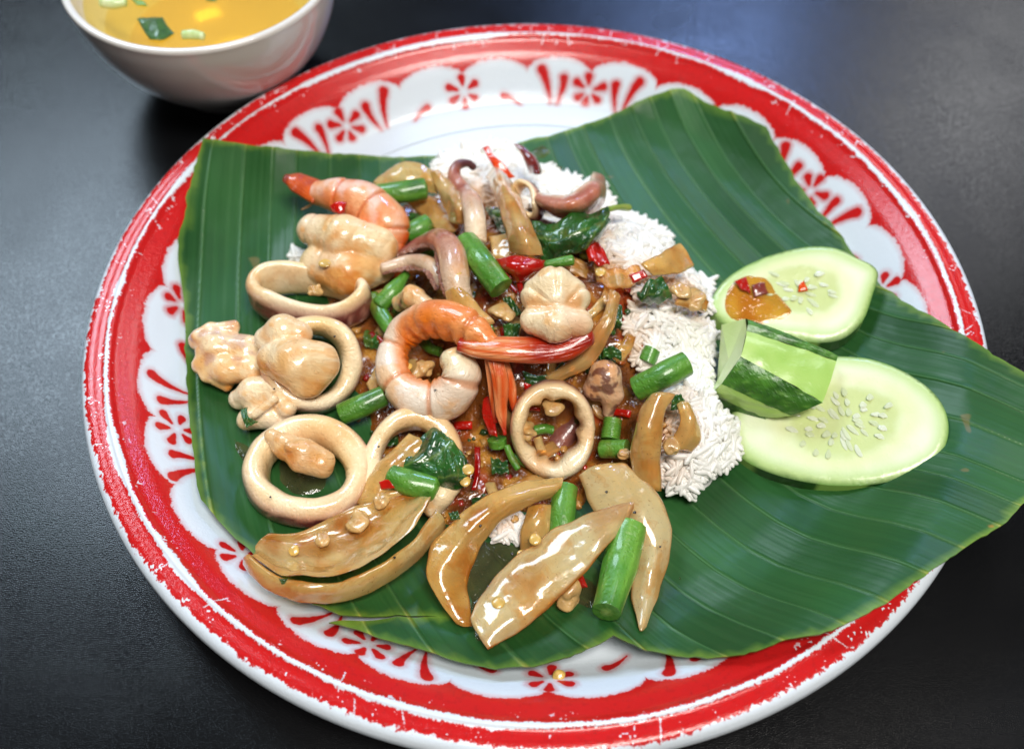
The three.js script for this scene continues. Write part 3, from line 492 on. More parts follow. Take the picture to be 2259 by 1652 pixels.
// ---------------------------------------------------------------- sauce between the pieces
{
  const amber = S(0x9c5a22), deep = S(0x5a2e14), gold = S(0xc48a36), redd = S(0x9c3418);
  const lump = (x, z) => 1.1 * fbm(x * 330, z * 330, 2, 3) + 0.7 * fbm(x * 120, z * 120, 5, 2);
  const g = blanket(saucePoly, pileY, (x, z, e) => lerp(-0.0035, 0.0018, ss(-0.001, 0.006, e)) + 0.0011 * lump(x, z) * ss(0, 0.004, e), { step: 0.00075, col: (x, z, e) => { const a = fbm(x * 150, z * 150, 9, 3), b = fbm(x * 260, z * 260, 1, 2); let c = mix(deep, amber, clamp(0.5 + 1.2 * a)); c = mix(c, gold, ss(0.1, 0.4, b) * 0.8); return mix(c, redd, ss(0.18, 0.4, fbm(x * 190, z * 190, 20, 2)) * 0.8); } });
  thing('stir_fry_sauce', 'glossy brown stir fry sauce coating the middle of the food pile', 'sauce', [mesh('stir_fry_sauce', g, wet({ roughness: 0.2, bumpScale: 0.0007, clearcoat: 1, clearcoatRoughness: 0.04 }))]);
  const film = (name, label, out, t, ground, surf, tone) => { const poly = smoothPoly(out, 60).map(([x, y]) => { const p = ground(x, y, 0); return [p.x, p.z]; }); const f = blanket(poly, surf, (x, z, e) => lerp(-0.0006, t, ss(-0.0012, 0.003, e)) + 0.0003 * fbm(x * 300, z * 300, 4, 2), { step: 0.0009, col: (x, z) => mix(tone, scl(tone, 0.6), clamp(0.5 + fbm(x * 200, z * 200, 3, 2))) }); return thing(name, label, 'sauce', [mesh(name, f, wet({ roughness: 0.05, transmission: 0.94, clearcoat: 0, specularIntensity: 0.7, clearcoatRoughness: 0.02, bumpScale: 0.0003 }))]); };
  film('sauce_puddle', 'thin brown sauce puddle on the leaf around the long onion petal', [[1050, 1190], [1150, 1200], [1240, 1220], [1300, 1270], [1335, 1320], [1310, 1345], [1230, 1330], [1130, 1390], [1050, 1420], [1030, 1330], [1020, 1260]], 0.0005, lx, leafY, S(0xeee0b4));
  film('sauce_puddle', 'thin sauce smear on the leaf inside the thick squid ring', [[610, 1020], [660, 990], [720, 1030], [720, 1080], [650, 1095], [615, 1065]], 0.0006, lx, leafY, S(0xeee0b4));
  film('sauce_puddle', 'thin sauce streak on the leaf beside the squid heads', [[480, 890], [520, 960], [560, 985], [590, 1000], [540, 1030], [505, 970]], 0.0005, lx, leafY, S(0xeee0b4));
  for (const [x, y, r, l] of [[1195, 335, 26, 'oily sauce drop on the leaf behind the dark red squid fin'], [1235, 372, 16, 'small oily drop on the leaf beside the rice edge'], [1500, 1275, 14, 'small sauce drop on the bare leaf']]) film('sauce_drop', l, [[x - r, y], [x, y - r * 0.7], [x + r, y], [x, y + r * 0.7]], 0.0006, lx, leafY, S(0xe6e2b0));
}

// ---------------------------------------------------------------- squid rings
const SKIN = (p) => mix(mix(S(0x8b463c), PLUM, clamp(0.5 + 1.3 * at3(240, p, 3))), S(0xc58a76), ss(0.1, 0.4, at3(420, p, 2, 9)) * 0.8);
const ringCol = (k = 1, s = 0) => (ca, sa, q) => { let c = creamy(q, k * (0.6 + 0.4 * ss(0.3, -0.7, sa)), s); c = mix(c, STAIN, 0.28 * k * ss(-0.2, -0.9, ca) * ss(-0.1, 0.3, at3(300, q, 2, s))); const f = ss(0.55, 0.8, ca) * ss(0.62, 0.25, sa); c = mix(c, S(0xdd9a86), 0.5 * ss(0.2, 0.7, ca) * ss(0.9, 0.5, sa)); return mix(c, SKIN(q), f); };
const squidRing = (label, o) => thing('squid_ring', label, 'squid ring', [mesh('squid_ring', ring(o), M.ring)]);
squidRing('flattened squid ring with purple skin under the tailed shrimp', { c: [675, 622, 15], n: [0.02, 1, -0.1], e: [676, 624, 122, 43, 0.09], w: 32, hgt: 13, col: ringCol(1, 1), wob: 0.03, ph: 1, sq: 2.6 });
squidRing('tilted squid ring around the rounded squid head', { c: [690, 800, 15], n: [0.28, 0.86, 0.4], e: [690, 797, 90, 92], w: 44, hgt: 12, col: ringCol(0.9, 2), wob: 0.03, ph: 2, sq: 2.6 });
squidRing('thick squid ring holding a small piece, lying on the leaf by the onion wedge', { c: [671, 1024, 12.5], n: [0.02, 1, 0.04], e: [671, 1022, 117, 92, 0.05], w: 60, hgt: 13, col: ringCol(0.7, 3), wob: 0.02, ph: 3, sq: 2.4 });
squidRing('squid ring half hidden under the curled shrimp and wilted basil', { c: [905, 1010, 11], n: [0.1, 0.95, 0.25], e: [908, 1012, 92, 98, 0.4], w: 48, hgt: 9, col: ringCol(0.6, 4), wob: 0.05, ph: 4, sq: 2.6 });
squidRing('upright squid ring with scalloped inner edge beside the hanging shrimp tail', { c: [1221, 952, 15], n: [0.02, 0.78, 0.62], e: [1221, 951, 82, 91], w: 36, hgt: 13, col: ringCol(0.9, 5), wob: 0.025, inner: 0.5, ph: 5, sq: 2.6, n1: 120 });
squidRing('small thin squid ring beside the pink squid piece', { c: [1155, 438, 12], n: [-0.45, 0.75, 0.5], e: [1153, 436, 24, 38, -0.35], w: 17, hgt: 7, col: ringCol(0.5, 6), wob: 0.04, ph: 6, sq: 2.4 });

// ---------------------------------------------------------------- shrimp
{
  const gold = near(700, 500, 16, 40), gold2 = near(800, 560, 16, 45), A = near(790, 440, 17, 40), A2 = near(730, 425, 16, 50), back = near(840, 455, 20, 32), fold = near(730, 575, 14, 26);  // back: pinkish-white highlight painted into the body colour
  const body = flesh([[[846, 512, 40, 13], [852, 535, 36, 12]], [[690, 508, 34, 15], [758, 525, 48, 18], [832, 545, 44, 15]], [[704, 584, 42, 10], [765, 600, 50, 12], [826, 582, 46, 10]]], { k: 1.3, res: 80, noise: 0.5, freq: 150, crease: (p) => 0.25 * Math.max(0, Math.sin(p.x * 620 + p.z * 300)) ** 8, col: (p, n) => { let c = creamy(p, 1.1, 11); c = mix(c, mix(S(0xe07828), S(0xefb08a), clamp(0.4 + at3(160, p))), clamp(A(p) * 1.15 + A2(p))); c = mix(c, S(0xecc6b2), 0.7 * back(p)); c = mix(c, S(0xe0921e), 0.55 * clamp(gold(p) + gold2(p)) * ss(-0.25, 0.25, at3(150, p, 2, 6))); c = mix(c, STAIN, 0.7 * fold(p)); return c; } });
  const sg = (t) => { const f = ((t * 3.6 + 0.05) % 1 + 1) % 1; return f < 0.88 ? Math.pow(Math.sin(Math.PI * (0.2 + f / 0.88 * 0.6)), 0.6) : Math.abs(f - 0.94) / 0.06 * 0.5; };
  const shell = tube([[700, 426, 27, 14], [758, 434, 40, 16.5], [818, 460, 48, 17], [856, 505, 46, 15], [856, 540, 36, 12]], { n: 120, m: 34, round: [0.3, 0.7], disp: (t, a, p) => 0.16 * sg(t) - 0.14 + 0.05 * n3(p.x * 280, p.y * 280, p.z * 280), col: (t, a, p, u) => { let c = mix(S(0xea6a14), S(0xf4ac78), clamp(0.35 + 1.1 * at3(170, p) + 0.45 * ss(0.2, 0.9, u))); c = mix(c, S(0xf7e0d2), 0.65 * ss(0.45, 0.95, u) * ss(-0.2, 0.3, at3(260, p, 2, 5))); return mix(c, S(0xc85a1e), 0.6 * ss(0.55, 0.15, sg(t))); } });  // pale highlight along the upper side is painted into the shell colour
  const tail = tube([[630, 394, 12, 15.5], [655, 404, 25, 15], [705, 428, 30, 14]], { flat: 0.62, round: [0.5, 0], col: (t, a, p, u) => mix(mix(S(0xa63312), S(0xd9601f), clamp(0.5 + at3(300, p))), S(0x702010), ss(0.25, 0, t) * 0.8), disp: (t, a) => 0.06 * Math.sin(a * 5) });
  const leg = tube([[695, 442, 4, 12], [680, 455, 3, 9], [665, 462, 1.5, 7]], { n: 8, m: 8, col: () => S(0xd9a072) });
  thing('shrimp', 'plump curled shrimp with red tail resting on the flattened squid ring', 'shrimp', [mesh('body', body, M.meat), mesh('shell', shell, M.meat), mesh('tail', tail, M.shell), mesh('leg', leg, M.shell)]);
}
{
  const seg = (t) => { const f = ((t * 6.3 + 0.2) % 1 + 1) % 1; return f < 0.86 ? Math.pow(Math.sin(Math.PI * (0.18 + f / 0.86 * 0.62)), 0.7) : Math.abs(f - 0.93) / 0.07 * 0.55; };
  const body = tube([[1000, 788, 34, 15], [1016, 838, 46, 15], [980, 880, 46, 14], [920, 880, 43, 13], [876, 842, 39, 13], [868, 782, 35, 14], [895, 732, 36, 15], [955, 704, 41, 17], [1030, 722, 42, 18], [1085, 764, 24, 17]], { n: 190, m: 36, flat: 1.05, round: [0.55, 0.4], disp: (t, a, p) => 0.17 * seg(t) - 0.17 + 0.05 * Math.sin(t * 130) * ss(0.55, 0.9, Math.cos(a)) + 0.04 * n3(p.x * 300, p.y * 300, p.z * 300) - 0.1 * ss(0.75, 0.98, Math.cos(a)) * (0.4 + 0.6 * seg(t)), col: (t, a, p, u) => { const inn = Math.cos(a), g = ss(0.62, 0.2, seg(t)); let c = mix(S(0xf6e8d6), S(0xf0cfae), clamp(0.4 + 0.8 * at3(140, p))); c = mix(c, S(0xf08a2c), 0.75 * ss(-0.1, 0.45, inn) * ss(0.05, 0.25, t)); c = mix(c, S(0xea7410), ss(0.5, 0.85, inn) * ss(0.06, 0.2, t)); c = mix(c, mix(S(0xec7a18), S(0xf5a868), clamp(0.4 + 1.2 * at3(150, p))), ss(0.62, 0.82, t) * 0.95); c = mix(c, S(0xf0e0b4), ss(0.14, 0.02, t) * 0.9); return mix(c, S(0xd07a3a), g * 0.65); } });
  const spike = (pts) => tube(pts, { n: 24, m: 14, flat: 0.45, round: [0.3, 0.6], disp: (t, a) => 0.12 * Math.sin(a * 6), col: (t, a, p) => mix(mix(S(0xd9551a), S(0xe8935c), clamp(0.4 + 1.2 * n3(p.x * 1600, p.z * 200))), S(0xb01f0c), ss(0.7, 1, t)) });
  thing('shrimp', 'curled pink and orange shrimp with open hollow and tail hanging down', 'shrimp', [mesh('body', body, M.meat), mesh('tail', spike([[1090, 778, 18, 16], [1104, 840, 18, 15], [1106, 905, 13, 13], [1114, 958, 4, 11]]), M.shell), mesh('tail', spike([[1105, 780, 12, 14], [1126, 850, 12, 12], [1136, 915, 5, 11]]), M.shell), mesh('tail', spike([[1080, 785, 12, 14], [1086, 850, 10, 12], [1094, 930, 6, 10]]), M.shell)]);
}
{
  const c0 = px(1232, 690, 22), low = near(1260, 742, 18, 34);
  const body = flesh([[[1185, 652, 36, 17], [1222, 630, 40, 19], [1262, 655, 38, 17]], [[1222, 660, 40, 18]], [[1178, 708, 30, 18], [1225, 715, 38, 20], [1278, 712, 30, 18]]], { k: 1.2, res: 64, noise: 0.35, freq: 260, crease: (p) => { const a = Math.atan2(p.z - c0.z, p.x - c0.x); return a < 0 ? 0.6 * Math.pow(Math.max(0, Math.cos(a * 8 + 0.4)), 6) * ss(0.002, 0.006, Math.hypot(p.z - c0.z, p.x - c0.x)) : 0.3 * Math.pow(Math.max(0, Math.cos(a * 7)), 8); }, col: (p) => mix(creamy(p, 0.8, 21), S(0xd9601c), 0.75 * low(p)) });
  const tail = tube([[1290, 738, 30, 15], [1245, 764, 34, 15], [1185, 772, 33, 16], [1120, 770, 30, 18], [1060, 766, 26, 19], [1016, 758, 20, 20]], { n: 50, m: 24, flat: 0.68, round: [0.6, 0.15], disp: (t, a) => 0.05 * Math.sin(a * 7) * ss(0.5, 0.9, t), col: (t, a, p) => { let c = mix(S(0x9c1a08), S(0xc43a10), clamp(0.5 + at3(260, p))); c = mix(c, mix(S(0xdb5a1c), S(0xe8a06a), clamp(0.45 + 1.3 * Math.sin(a * 9 + t * 3) * 0.5)), ss(0.4, 0.62, t)); return mix(c, S(0xa81d0c), ss(0.86, 1, t)); } });
  thing('shrimp', 'folded creamy shrimp whose red tail lies across the curled shrimp', 'shrimp', [mesh('body', body, M.meat), mesh('tail', tail, M.shell)]);
}

// ---------------------------------------------------------------- squid heads and pieces
const piece = (label, chains, o, name = 'squid_piece') => thing(name, label, 'squid', [mesh(name, flesh(chains, o), M.meat)]);
piece('frilled pale squid head at the edge of the leaf', [[[440, 752, 24, 7], [480, 772, 37, 9], [540, 775, 34, 10], [588, 765, 22, 11]], [[445, 805, 22, 5], [500, 815, 34, 8], [555, 815, 30, 9]], [[430, 742, 11, 10], [465, 724, 13, 12], [515, 720, 13, 12]], [[440, 775, 12, 8], [455, 830, 12, 5], [500, 852, 12, 4]]], { k: 1.6, res: 70, noise: 0.9, freq: 190, col: (p) => { const b = ss(0.05, 0.4, at3(230, p, 3, 5)); return mix(creamy(p, 1.6, 31), S(0xc59a8c), b * 0.65); } }, 'baby_squid');
piece('soft folded squid piece with a green herb scrap on it', [[[525, 880, 22, 5], [560, 868, 34, 8], [610, 858, 30, 10], [632, 900, 24, 9]], [[545, 925, 24, 5], [590, 918, 26, 6], [630, 935, 16, 5]], [[605, 880, 9, 14], [560, 915, 9, 11]]], { k: 1.4, res: 60, noise: 0.6, freq: 190, col: (p) => creamy(p, 0.75, 33) });
piece('rounded brown-stained squid head inside the tilted ring', [[[590, 748, 27, 17], [622, 728, 30, 20], [662, 736, 27, 19]], [[604, 792, 36, 18], [655, 802, 50, 19], [698, 802, 44, 17], [676, 838, 40, 15]]], { k: 2.2, res: 66, noise: 0.7, freq: 170, col: (p) => mix(creamy(p, 1.5, 35), S(0xdc922c), 0.6 * ss(-0.2, 0.4, at3(140, p, 2, 3))) }, 'baby_squid');
piece('small tan squid piece inside the thick ring', [[[598, 962, 15, 13], [630, 985, 26, 12], [670, 1005, 35, 12], [705, 1022, 30, 10], [715, 1040, 14, 8]], [[640, 985, 10, 17]]], { k: 1.8, res: 54, noise: 0.7, freq: 260, col: (p) => mix(creamy(p, 1.2, 37), S(0xd89a4e), 0.5) });
piece('pinkish squid tip with purple specks beside the upright ring', [[[1312, 858, 26, 8], [1335, 832, 34, 10], [1350, 870, 22, 9], [1343, 910, 12, 7]]], { k: 2, res: 50, noise: 0.3, freq: 260, col: (p) => { const s = ss(0.12, 0.3, at3(340, p, 3, 2)); return mix(mix(creamy(p, 0.6, 39), PINK, 0.45), PLUM, s * 0.8); } });
piece('small white squid piece with purple edge above the curled shrimp', [[[882, 668, 18, 12], [912, 655, 22, 14], [942, 672, 18, 13]], [[930, 690, 12, 12]]], { k: 1.5, res: 46, noise: 0.7, freq: 300, col: (p) => mix(creamy(p, 0.6, 41), PLUM, 0.8 * ss(0.16, 0.32, at3(260, p, 2, 8))) });
piece('dark pink squid piece seen through the upright ring', [[[1215, 1000, 30, -2], [1250, 960, 26, -1], [1270, 930, 16, 0]]], { k: 2, res: 40, noise: 0.4, freq: 260, col: (p) => mix(S(0x9a6052), S(0x6d3a38), clamp(0.5 + at3(300, p))) });
piece('white squid end poking out under the wilted basil', [[[955, 1120, 22, 6], [975, 1095, 22, 9], [1000, 1075, 16, 9]]], { k: 1.5, res: 40, noise: 0.3, col: (p) => creamy(p, 0.4, 43) });
thing('squid_piece', 'cupped squid piece with smooth pink skin at the edge of the rice', 'squid', [mesh('squid_piece', sheet([[[1188, 424, 13], [1220, 432, 14], [1258, 428, 15], [1292, 404, 17], [1308, 380, 17]], [[1182, 434, 13], [1218, 452, 15], [1266, 452, 17], [1314, 420, 18], [1326, 388, 17]], [[1196, 452, 8], [1230, 472, 8], [1278, 474, 9], [1324, 444, 11], [1330, 402, 12]], [[1212, 458, 3], [1240, 474, 3], [1280, 478, 3], [1318, 456, 4], [1326, 420, 6]]], { nu: 40, nv: 24, t: 1.8, col: (u, v, p, s) => mix(mix(S(0xcf9078), S(0xb0604a), clamp(0.4 + at3(160, p) + 0.6 * at3(700, p))), CREAM, 0.75 * ss(0.2, 0.04, v)) }), M.meat)]);
thing('squid_skin', 'dark red pointed squid fin standing up against the rice', 'squid', [mesh('squid_skin', sheet([[[1133, 314, 18], [1152, 345, 17], [1168, 385, 14]], [[1140, 316, 18], [1172, 345, 18], [1188, 385, 14]], [[1150, 326, 16], [1186, 352, 15], [1196, 388, 11]]], { t: 1.2, col: (u, v, p) => mix(mix(S(0x8c2a1c), S(0x5c1a18), clamp(0.5 + at3(260, p))), S(0xd9a890), 0.8 * ss(0.16, 0.02, v)) }), M.chilli)]);

// tentacles with rows of suckers
function tentacle(label, pts, o, suck) {
  const parts = [mesh('arm', tube(pts, { n: 46, m: 18, ...o }), M.meat)];
  if (suck) { const P = suck.map(([x, y, h]) => px(x, y, h)), c = cr(P), n = Math.round(c.getLength() / 0.0014), list = []; for (let i = 0; i <= n; i++) { const p = c.getPoint(i / n), g = new THREE.TorusGeometry(0.0006, 0.00042, 7, 11); g.rotateX(Math.PI / 2 + rr(-0.5, 0.5)); g.rotateZ(rr(-0.4, 0.4)); g.scale(rr(0.85, 1.15), 1, rr(0.85, 1.15)); g.translate(p.x + rr(-1, 1) * 0.0002, p.y, p.z + rr(-1, 1) * 0.0002); const k = rnd(), cl = []; for (let j = 0; j < g.attributes.position.count; j++) cl.push(...mix(S(0xd9a088), S(0xa86a58), k)); g.setAttribute('color', new THREE.Float32BufferAttribute(cl, 3)); list.push(g); } const s = mesh('suckers', mergeGeometries(list), M.crumb); s.userData.kind = 'stuff'; parts.push(s); }
  return thing('squid_tentacle', label, 'squid tentacle', parts);
}
const arm = (a, b) => (t, an, p, u) => { let c = mix(mix(S(0xcf9478), S(0x93463c), clamp(0.45 + 1.1 * at3(220, p))), S(0x43182a), a(t)); return mix(c, CREAM, b(t)); };
tentacle('squid tentacle with a dark purple curled tip against the rice', [[1044, 368, 8, 15], [1032, 360, 8, 17], [1008, 366, 11, 18], [1002, 388, 14, 17], [1020, 420, 18, 16], [1040, 450, 22, 15], [1048, 490, 22, 14], [1050, 535, 23, 11]], { round: [0.8, 0.3], col: arm((t) => 0.9 * ss(0.42, 0.2, t), (t) => 0.75 * ss(0.6, 0.9, t)) });
tentacle('thick pink squid tentacle arching beside the long green bean', [[888, 560, 12, 11], [930, 538, 17, 14], [972, 530, 24, 17], [996, 560, 29, 18], [1004, 605, 30, 17], [1012, 645, 27, 15], [1036, 680, 18, 11]], { round: [0.8, 0.5], col: arm((t) => 0.45 * ss(0.4, 0.05, t), (t) => 0.6 * ss(0.4, 0.8, t)) }, [[880, 562, 12.5], [925, 544, 16], [958, 545, 18], [968, 580, 19.5], [974, 620, 18.5], [990, 655, 16]]);
tentacle('pale squid tentacle reaching from under the tailed shrimp', [[845, 592, 13, 14], [905, 578, 16, 15], [950, 588, 18, 15], [978, 625, 15, 13]], { round: [0.5, 0.5], col: arm(() => 0, (t) => 0.55) }, [[848, 600, 14], [905, 591, 16], [945, 603, 16.5], [964, 634, 14]]);

// ---------------------------------------------------------------- onion
const onionCol = (k = 0.5, s = 0, edge = 0.5, a = 0xffe09a, b = 0xf4be58) => (u, v, p, side) => { const vein = 0.5 + 0.5 * Math.sin(v * 40 + 3 * n3(u * 3, v * 6, s)); let c = mix(S(a), S(b), clamp(0.3 + 0.9 * at3(90, p, 2, s) + 0.1 * vein)); c = mix(c, S(0xd08018), k * ss(-0.05, 0.45, at3(110, p, 2, s + 3))); return mix(c, S(0xd07c12), edge * ss(0.12, 0, Math.min(v, 1 - v))); };
const onion = (label, rows, o = {}, mat = M.onion) => thing('onion_petal', label, 'onion', [mesh('onion_petal', sheet(rows, { t: 1.7, nu: 44, nv: 20, ...o, col: o.col ?? onionCol() }), mat)]);
onion('broad pale onion petal fanned out under a short green bean', [[[820, 404, 12], [860, 374, 15], [905, 355, 17], [958, 378, 17]], [[832, 412, 13], [872, 396, 16], [915, 386, 17], [962, 402, 16]], [[842, 425, 10], [880, 424, 12], [925, 420, 13], [965, 430, 12]]], { col: onionCol(0.3, 1, 0.3, 0xffecb0, 0xf8d27c) }, M.petal);
onion('bright ribbed onion strip beside the purple tentacle', [[[946, 374, 17], [962, 412, 16], [980, 452, 14], [994, 494, 10]], [[962, 374, 19], [992, 415, 19], [1014, 455, 17], [1018, 494, 11]], [[970, 380, 16], [1008, 420, 16], [1030, 456, 14], [1034, 482, 9]]], { col: onionCol(0.12, 2, 0.1) });
onion('buff onion petal tucked under the ribbed strip', [[[900, 448, 7], [940, 486, 9], [985, 522, 6]], [[925, 436, 9], [960, 470, 11], [1005, 512, 7]], [[950, 432, 8], [985, 466, 10], [1015, 500, 7]]], { col: onionCol(0.4, 3) });
onion('long tapering onion petal standing over the red chilli', [[[1072, 388, 12], [1092, 432, 14], [1106, 482, 14], [1122, 530, 13], [1124, 556, 11]], [[1088, 368, 15], [1116, 425, 18], [1142, 490, 19], [1162, 540, 17], [1166, 560, 14]], [[1102, 374, 12], [1140, 424, 14], [1166, 480, 15], [1188, 532, 14], [1198, 562, 12]]], { col: onionCol(0.5, 4, 0.35) });
onion('outer crescent layer of the large onion wedge', [[[536, 1238, 3], [575, 1292, 3], [660, 1326, 3], [780, 1318, 4], [900, 1255, 6], [984, 1165, 8]], [[538, 1225, 7], [590, 1272, 8], [680, 1300, 9], [790, 1288, 10], [898, 1228, 12], [978, 1140, 13]], [[548, 1222, 9], [602, 1264, 10], [700, 1284, 11], [800, 1264, 12], [895, 1205, 14], [962, 1122, 15]]], { col: onionCol(0.45, 5, 0.4, 0xffe8a4, 0xfccc64), t: 1.4 }, M.petal);
onion('cupped inner layer of the large onion wedge, holding sauce and seeds', [[[556, 1226, 10], [612, 1262, 12], [720, 1270, 15], [830, 1232, 17], [912, 1162, 18], [950, 1094, 18]], [[566, 1204, 6], [640, 1236, 6], [730, 1238, 8], [822, 1202, 10], [888, 1142, 12], [940, 1094, 15]], [[576, 1188, 6], [645, 1200, 4], [728, 1190, 5], [800, 1158, 7], [868, 1118, 9], [932, 1093, 12]], [[588, 1180, 8], [650, 1172, 6], [724, 1146, 7], [790, 1115, 9], [860, 1096, 10], [926, 1090, 11]]], { col: onionCol(0.75, 6, 0.2, 0xffe8a4, 0xfccc64), t: 1.2, nv: 28 }, M.petal);
onion('wide curved onion ribbon sweeping from the upright ring down to the leaf', [[[1245, 1052, 8], [1125, 1072, 12], [1030, 1122, 12], [962, 1190, 10], [940, 1245, 9], [958, 1312, 6], [1004, 1374, 2]], [[1238, 1072, 10], [1132, 1098, 14], [1050, 1152, 14], [996, 1218, 11], [975, 1268, 9], [990, 1322, 6], [1020, 1380, 2]], [[1226, 1090, 7], [1142, 1126, 8], [1070, 1188, 8], [1042, 1250, 6], [1030, 1292, 4], [1036, 1336, 3], [1040, 1380, 1.5]]], { col: onionCol(0.75, 7, 0.5, 0xffdc8c, 0xf8bc50), t: 1.3, nu: 60 }, M.petal);
onion('long spindle-shaped onion petal lying on the leaf beside the thick pale bean', [[[1402, 1110, 14], [1312, 1128, 11.5], [1212, 1178, 9.5], [1118, 1248, 7.5], [1058, 1318, 5.5], [1034, 1366, 4]], [[1401, 1112, 14], [1322, 1145, 13], [1222, 1198, 11.5], [1130, 1268, 9.5], [1070, 1338, 7], [1042, 1380, 4.5]], [[1401, 1115, 14], [1340, 1172, 13], [1254, 1248, 11.5], [1172, 1322, 9], [1106, 1386, 6.5], [1064, 1414, 4]], [[1400, 1118, 13.5], [1352, 1192, 11], [1278, 1274, 9], [1206, 1346, 6], [1134, 1400, 4], [1078, 1432, 2.5]]], { col: onionCol(0.5, 8, 1, 0xffeeb8, 0xfcd884), t: 1.2, nu: 60, nv: 28 }, M.petal);
onion('smooth pale onion petal ending in a point beside the thick pale bean', [[[1276, 1050, 9], [1302, 1112, 8], [1342, 1172, 6], [1388, 1232, 4], [1392, 1310, 2], [1412, 1388, 1]], [[1322, 1026, 12], [1372, 1086, 12.5], [1420, 1152, 11.5], [1442, 1230, 8.5], [1428, 1310, 4.5], [1415, 1388, 1.4]], [[1376, 1022, 11], [1440, 1078, 11], [1480, 1142, 9], [1478, 1222, 7], [1452, 1310, 3], [1419, 1388, 1]]], { col: onionCol(0.3, 9, 0.5, 0xffecb4, 0xfcd888), t: 1.3, nu: 50, nv: 26 }, M.petal);
onion('ribbed onion strip hanging over the rice below the loose bean', [[[1436, 872, 15], [1408, 918, 16], [1396, 985, 14], [1396, 1062, 8]], [[1456, 862, 19], [1432, 918, 20], [1424, 985, 18], [1426, 1080, 9]], [[1488, 868, 15], [1464, 918, 16], [1458, 985, 14], [1460, 1086, 7]]], { col: onionCol(0.55, 10, 0.6, 0xfedc90, 0xf4bc54), t: 2.2 });
onion('small brownish onion petal under the spindle-shaped one', [[[1166, 1118, 6], [1150, 1160, 6], [1146, 1226, 2]], [[1192, 1112, 8], [1186, 1156, 8], [1178, 1228, 3]], [[1222, 1110, 6], [1218, 1150, 6], [1206, 1224, 2]]], { col: onionCol(0.8, 11, 0.3, 0xfedc90, 0xf4bc54) });
onion('flat orange-stained onion square on the edge of the rice', [[[1414, 582, 14], [1455, 560, 15], [1500, 536, 15]], [[1426, 598, 13], [1470, 586, 14], [1516, 562, 14]], [[1440, 612, 11], [1486, 608, 12], [1530, 588, 12]]], { col: onionCol(1, 12, 0.1, 0xfedc90, 0xf4bc54), t: 1.4 });
onion('clear glassy onion strip curving round the folded shrimp', [[[1345, 640, 10], [1322, 705, 11], [1268, 785, 9], [1200, 832, 6]], [[1358, 645, 12], [1338, 715, 12], [1288, 795, 10], [1214, 840, 6]], [[1368, 652, 10], [1352, 724, 10], [1304, 806, 8], [1228, 848, 5]]], { col: onionCol(0.3, 13, 0.3), t: 1.2 }, M.glass);
onion('orange-glazed onion scrap beside the hanging ribbed strip', [[[1490, 884, 10], [1500, 930, 10], [1474, 988, 6]], [[1510, 886, 11], [1524, 940, 11], [1500, 992, 7]], [[1522, 892, 8], [1546, 962, 7], [1526, 998, 4]]], { col: onionCol(1, 14, 0.3, 0xfedc90, 0xf4bc54) });
onion('pale onion scrap behind the tilted green bean', [[[1078, 522, 8], [1088, 570, 7]], [[1130, 512, 9], [1128, 582, 8]]], { col: onionCol(0.3, 15) });
onion('brown onion strip crossing the half hidden squid ring', [[[784, 1112, 7], [836, 1022, 10], [900, 958, 12]], [[822, 1112, 9], [868, 1035, 13], [930, 968, 14]], [[862, 1112, 7], [900, 1052, 10], [962, 990, 12]]], { col: onionCol(0.85, 16, 0.3, 0xfedc90, 0xf4bc54) });
onion('creamy onion wedge leaning on the top of the curled shrimp', [[[984, 640, 17], [1000, 685, 17], [1054, 722, 16]], [[1002, 636, 20], [1028, 672, 20], [1074, 718, 17]], [[1016, 640, 18], [1050, 666, 18], [1088, 714, 15]]], { col: onionCol(0.15, 17, 0.3), t: 2 });
onion('orange onion sliver above the large onion wedge', [[[796, 1096, 9], [850, 1084, 11], [902, 1080, 11]], [[790, 1116, 7], [850, 1112, 8], [906, 1106, 8]]], { col: onionCol(0.9, 18, 0.5, 0xfedc90, 0xf4bc54) });
onion('amber onion fragment beside the tilted squid ring', [[[806, 850, 6], [830, 800, 8]], [[825, 880, 5], [850, 830, 7]]], { col: onionCol(0.6, 19) });
onion('wet orange onion piece touching the sauce-stained cucumber slice', [[[1500, 640, 9], [1540, 640, 9], [1562, 668, 6]], [[1490, 670, 9], [1530, 680, 10], [1556, 690, 5]]], { col: onionCol(0.9, 20), t: 2 });
onion('glassy onion layer among the red chilli shreds', [[[1310, 580, 6], [1360, 590, 8], [1410, 585, 8]], [[1320, 625, 6], [1370, 640, 8], [1420, 612, 8]]], { col: onionCol(0.9, 22), t: 1.1, wave: (u, v) => Math.sin(u * 16) * 0.7 }, M.glass);

{ // thin shreds of cooked onion lost in the sauce
  let n = 0; while (n < 34) { const x = rr(800, 1480), y = rr(450, 1120); if (!inside(SAUCE_OUT, x, y) || edgeDist(SAUCE_OUT, x, y) < 25) continue; n++; const a = rr(0, 6.28), l = rr(28, 60), w = rr(8, 16), c = Math.cos(a), q = Math.sin(a), b = rr(-12, 12); onion('thin cooked onion shred half sunk in the sauce', [[[x - c * l - q * w, y - q * l * 0.8 + c * w, 2], [x - q * (w + b), y + c * (w + b), 3.4], [x + c * l - q * w, y + q * l * 0.8 + c * w, 2]], [[x - c * l + q * w, y - q * l * 0.8 - c * w, 2.2], [x + q * (w - b), y - c * (w - b), 3.8], [x + c * l + q * w, y + q * l * 0.8 - c * w, 2]]], { nu: 18, nv: 8, t: 1.2, col: onionCol(0.8, n * 3.1, 0.2) }, n % 3 ? M.onion : M.glass).userData.group = 'onion shreds in the sauce'; }
}

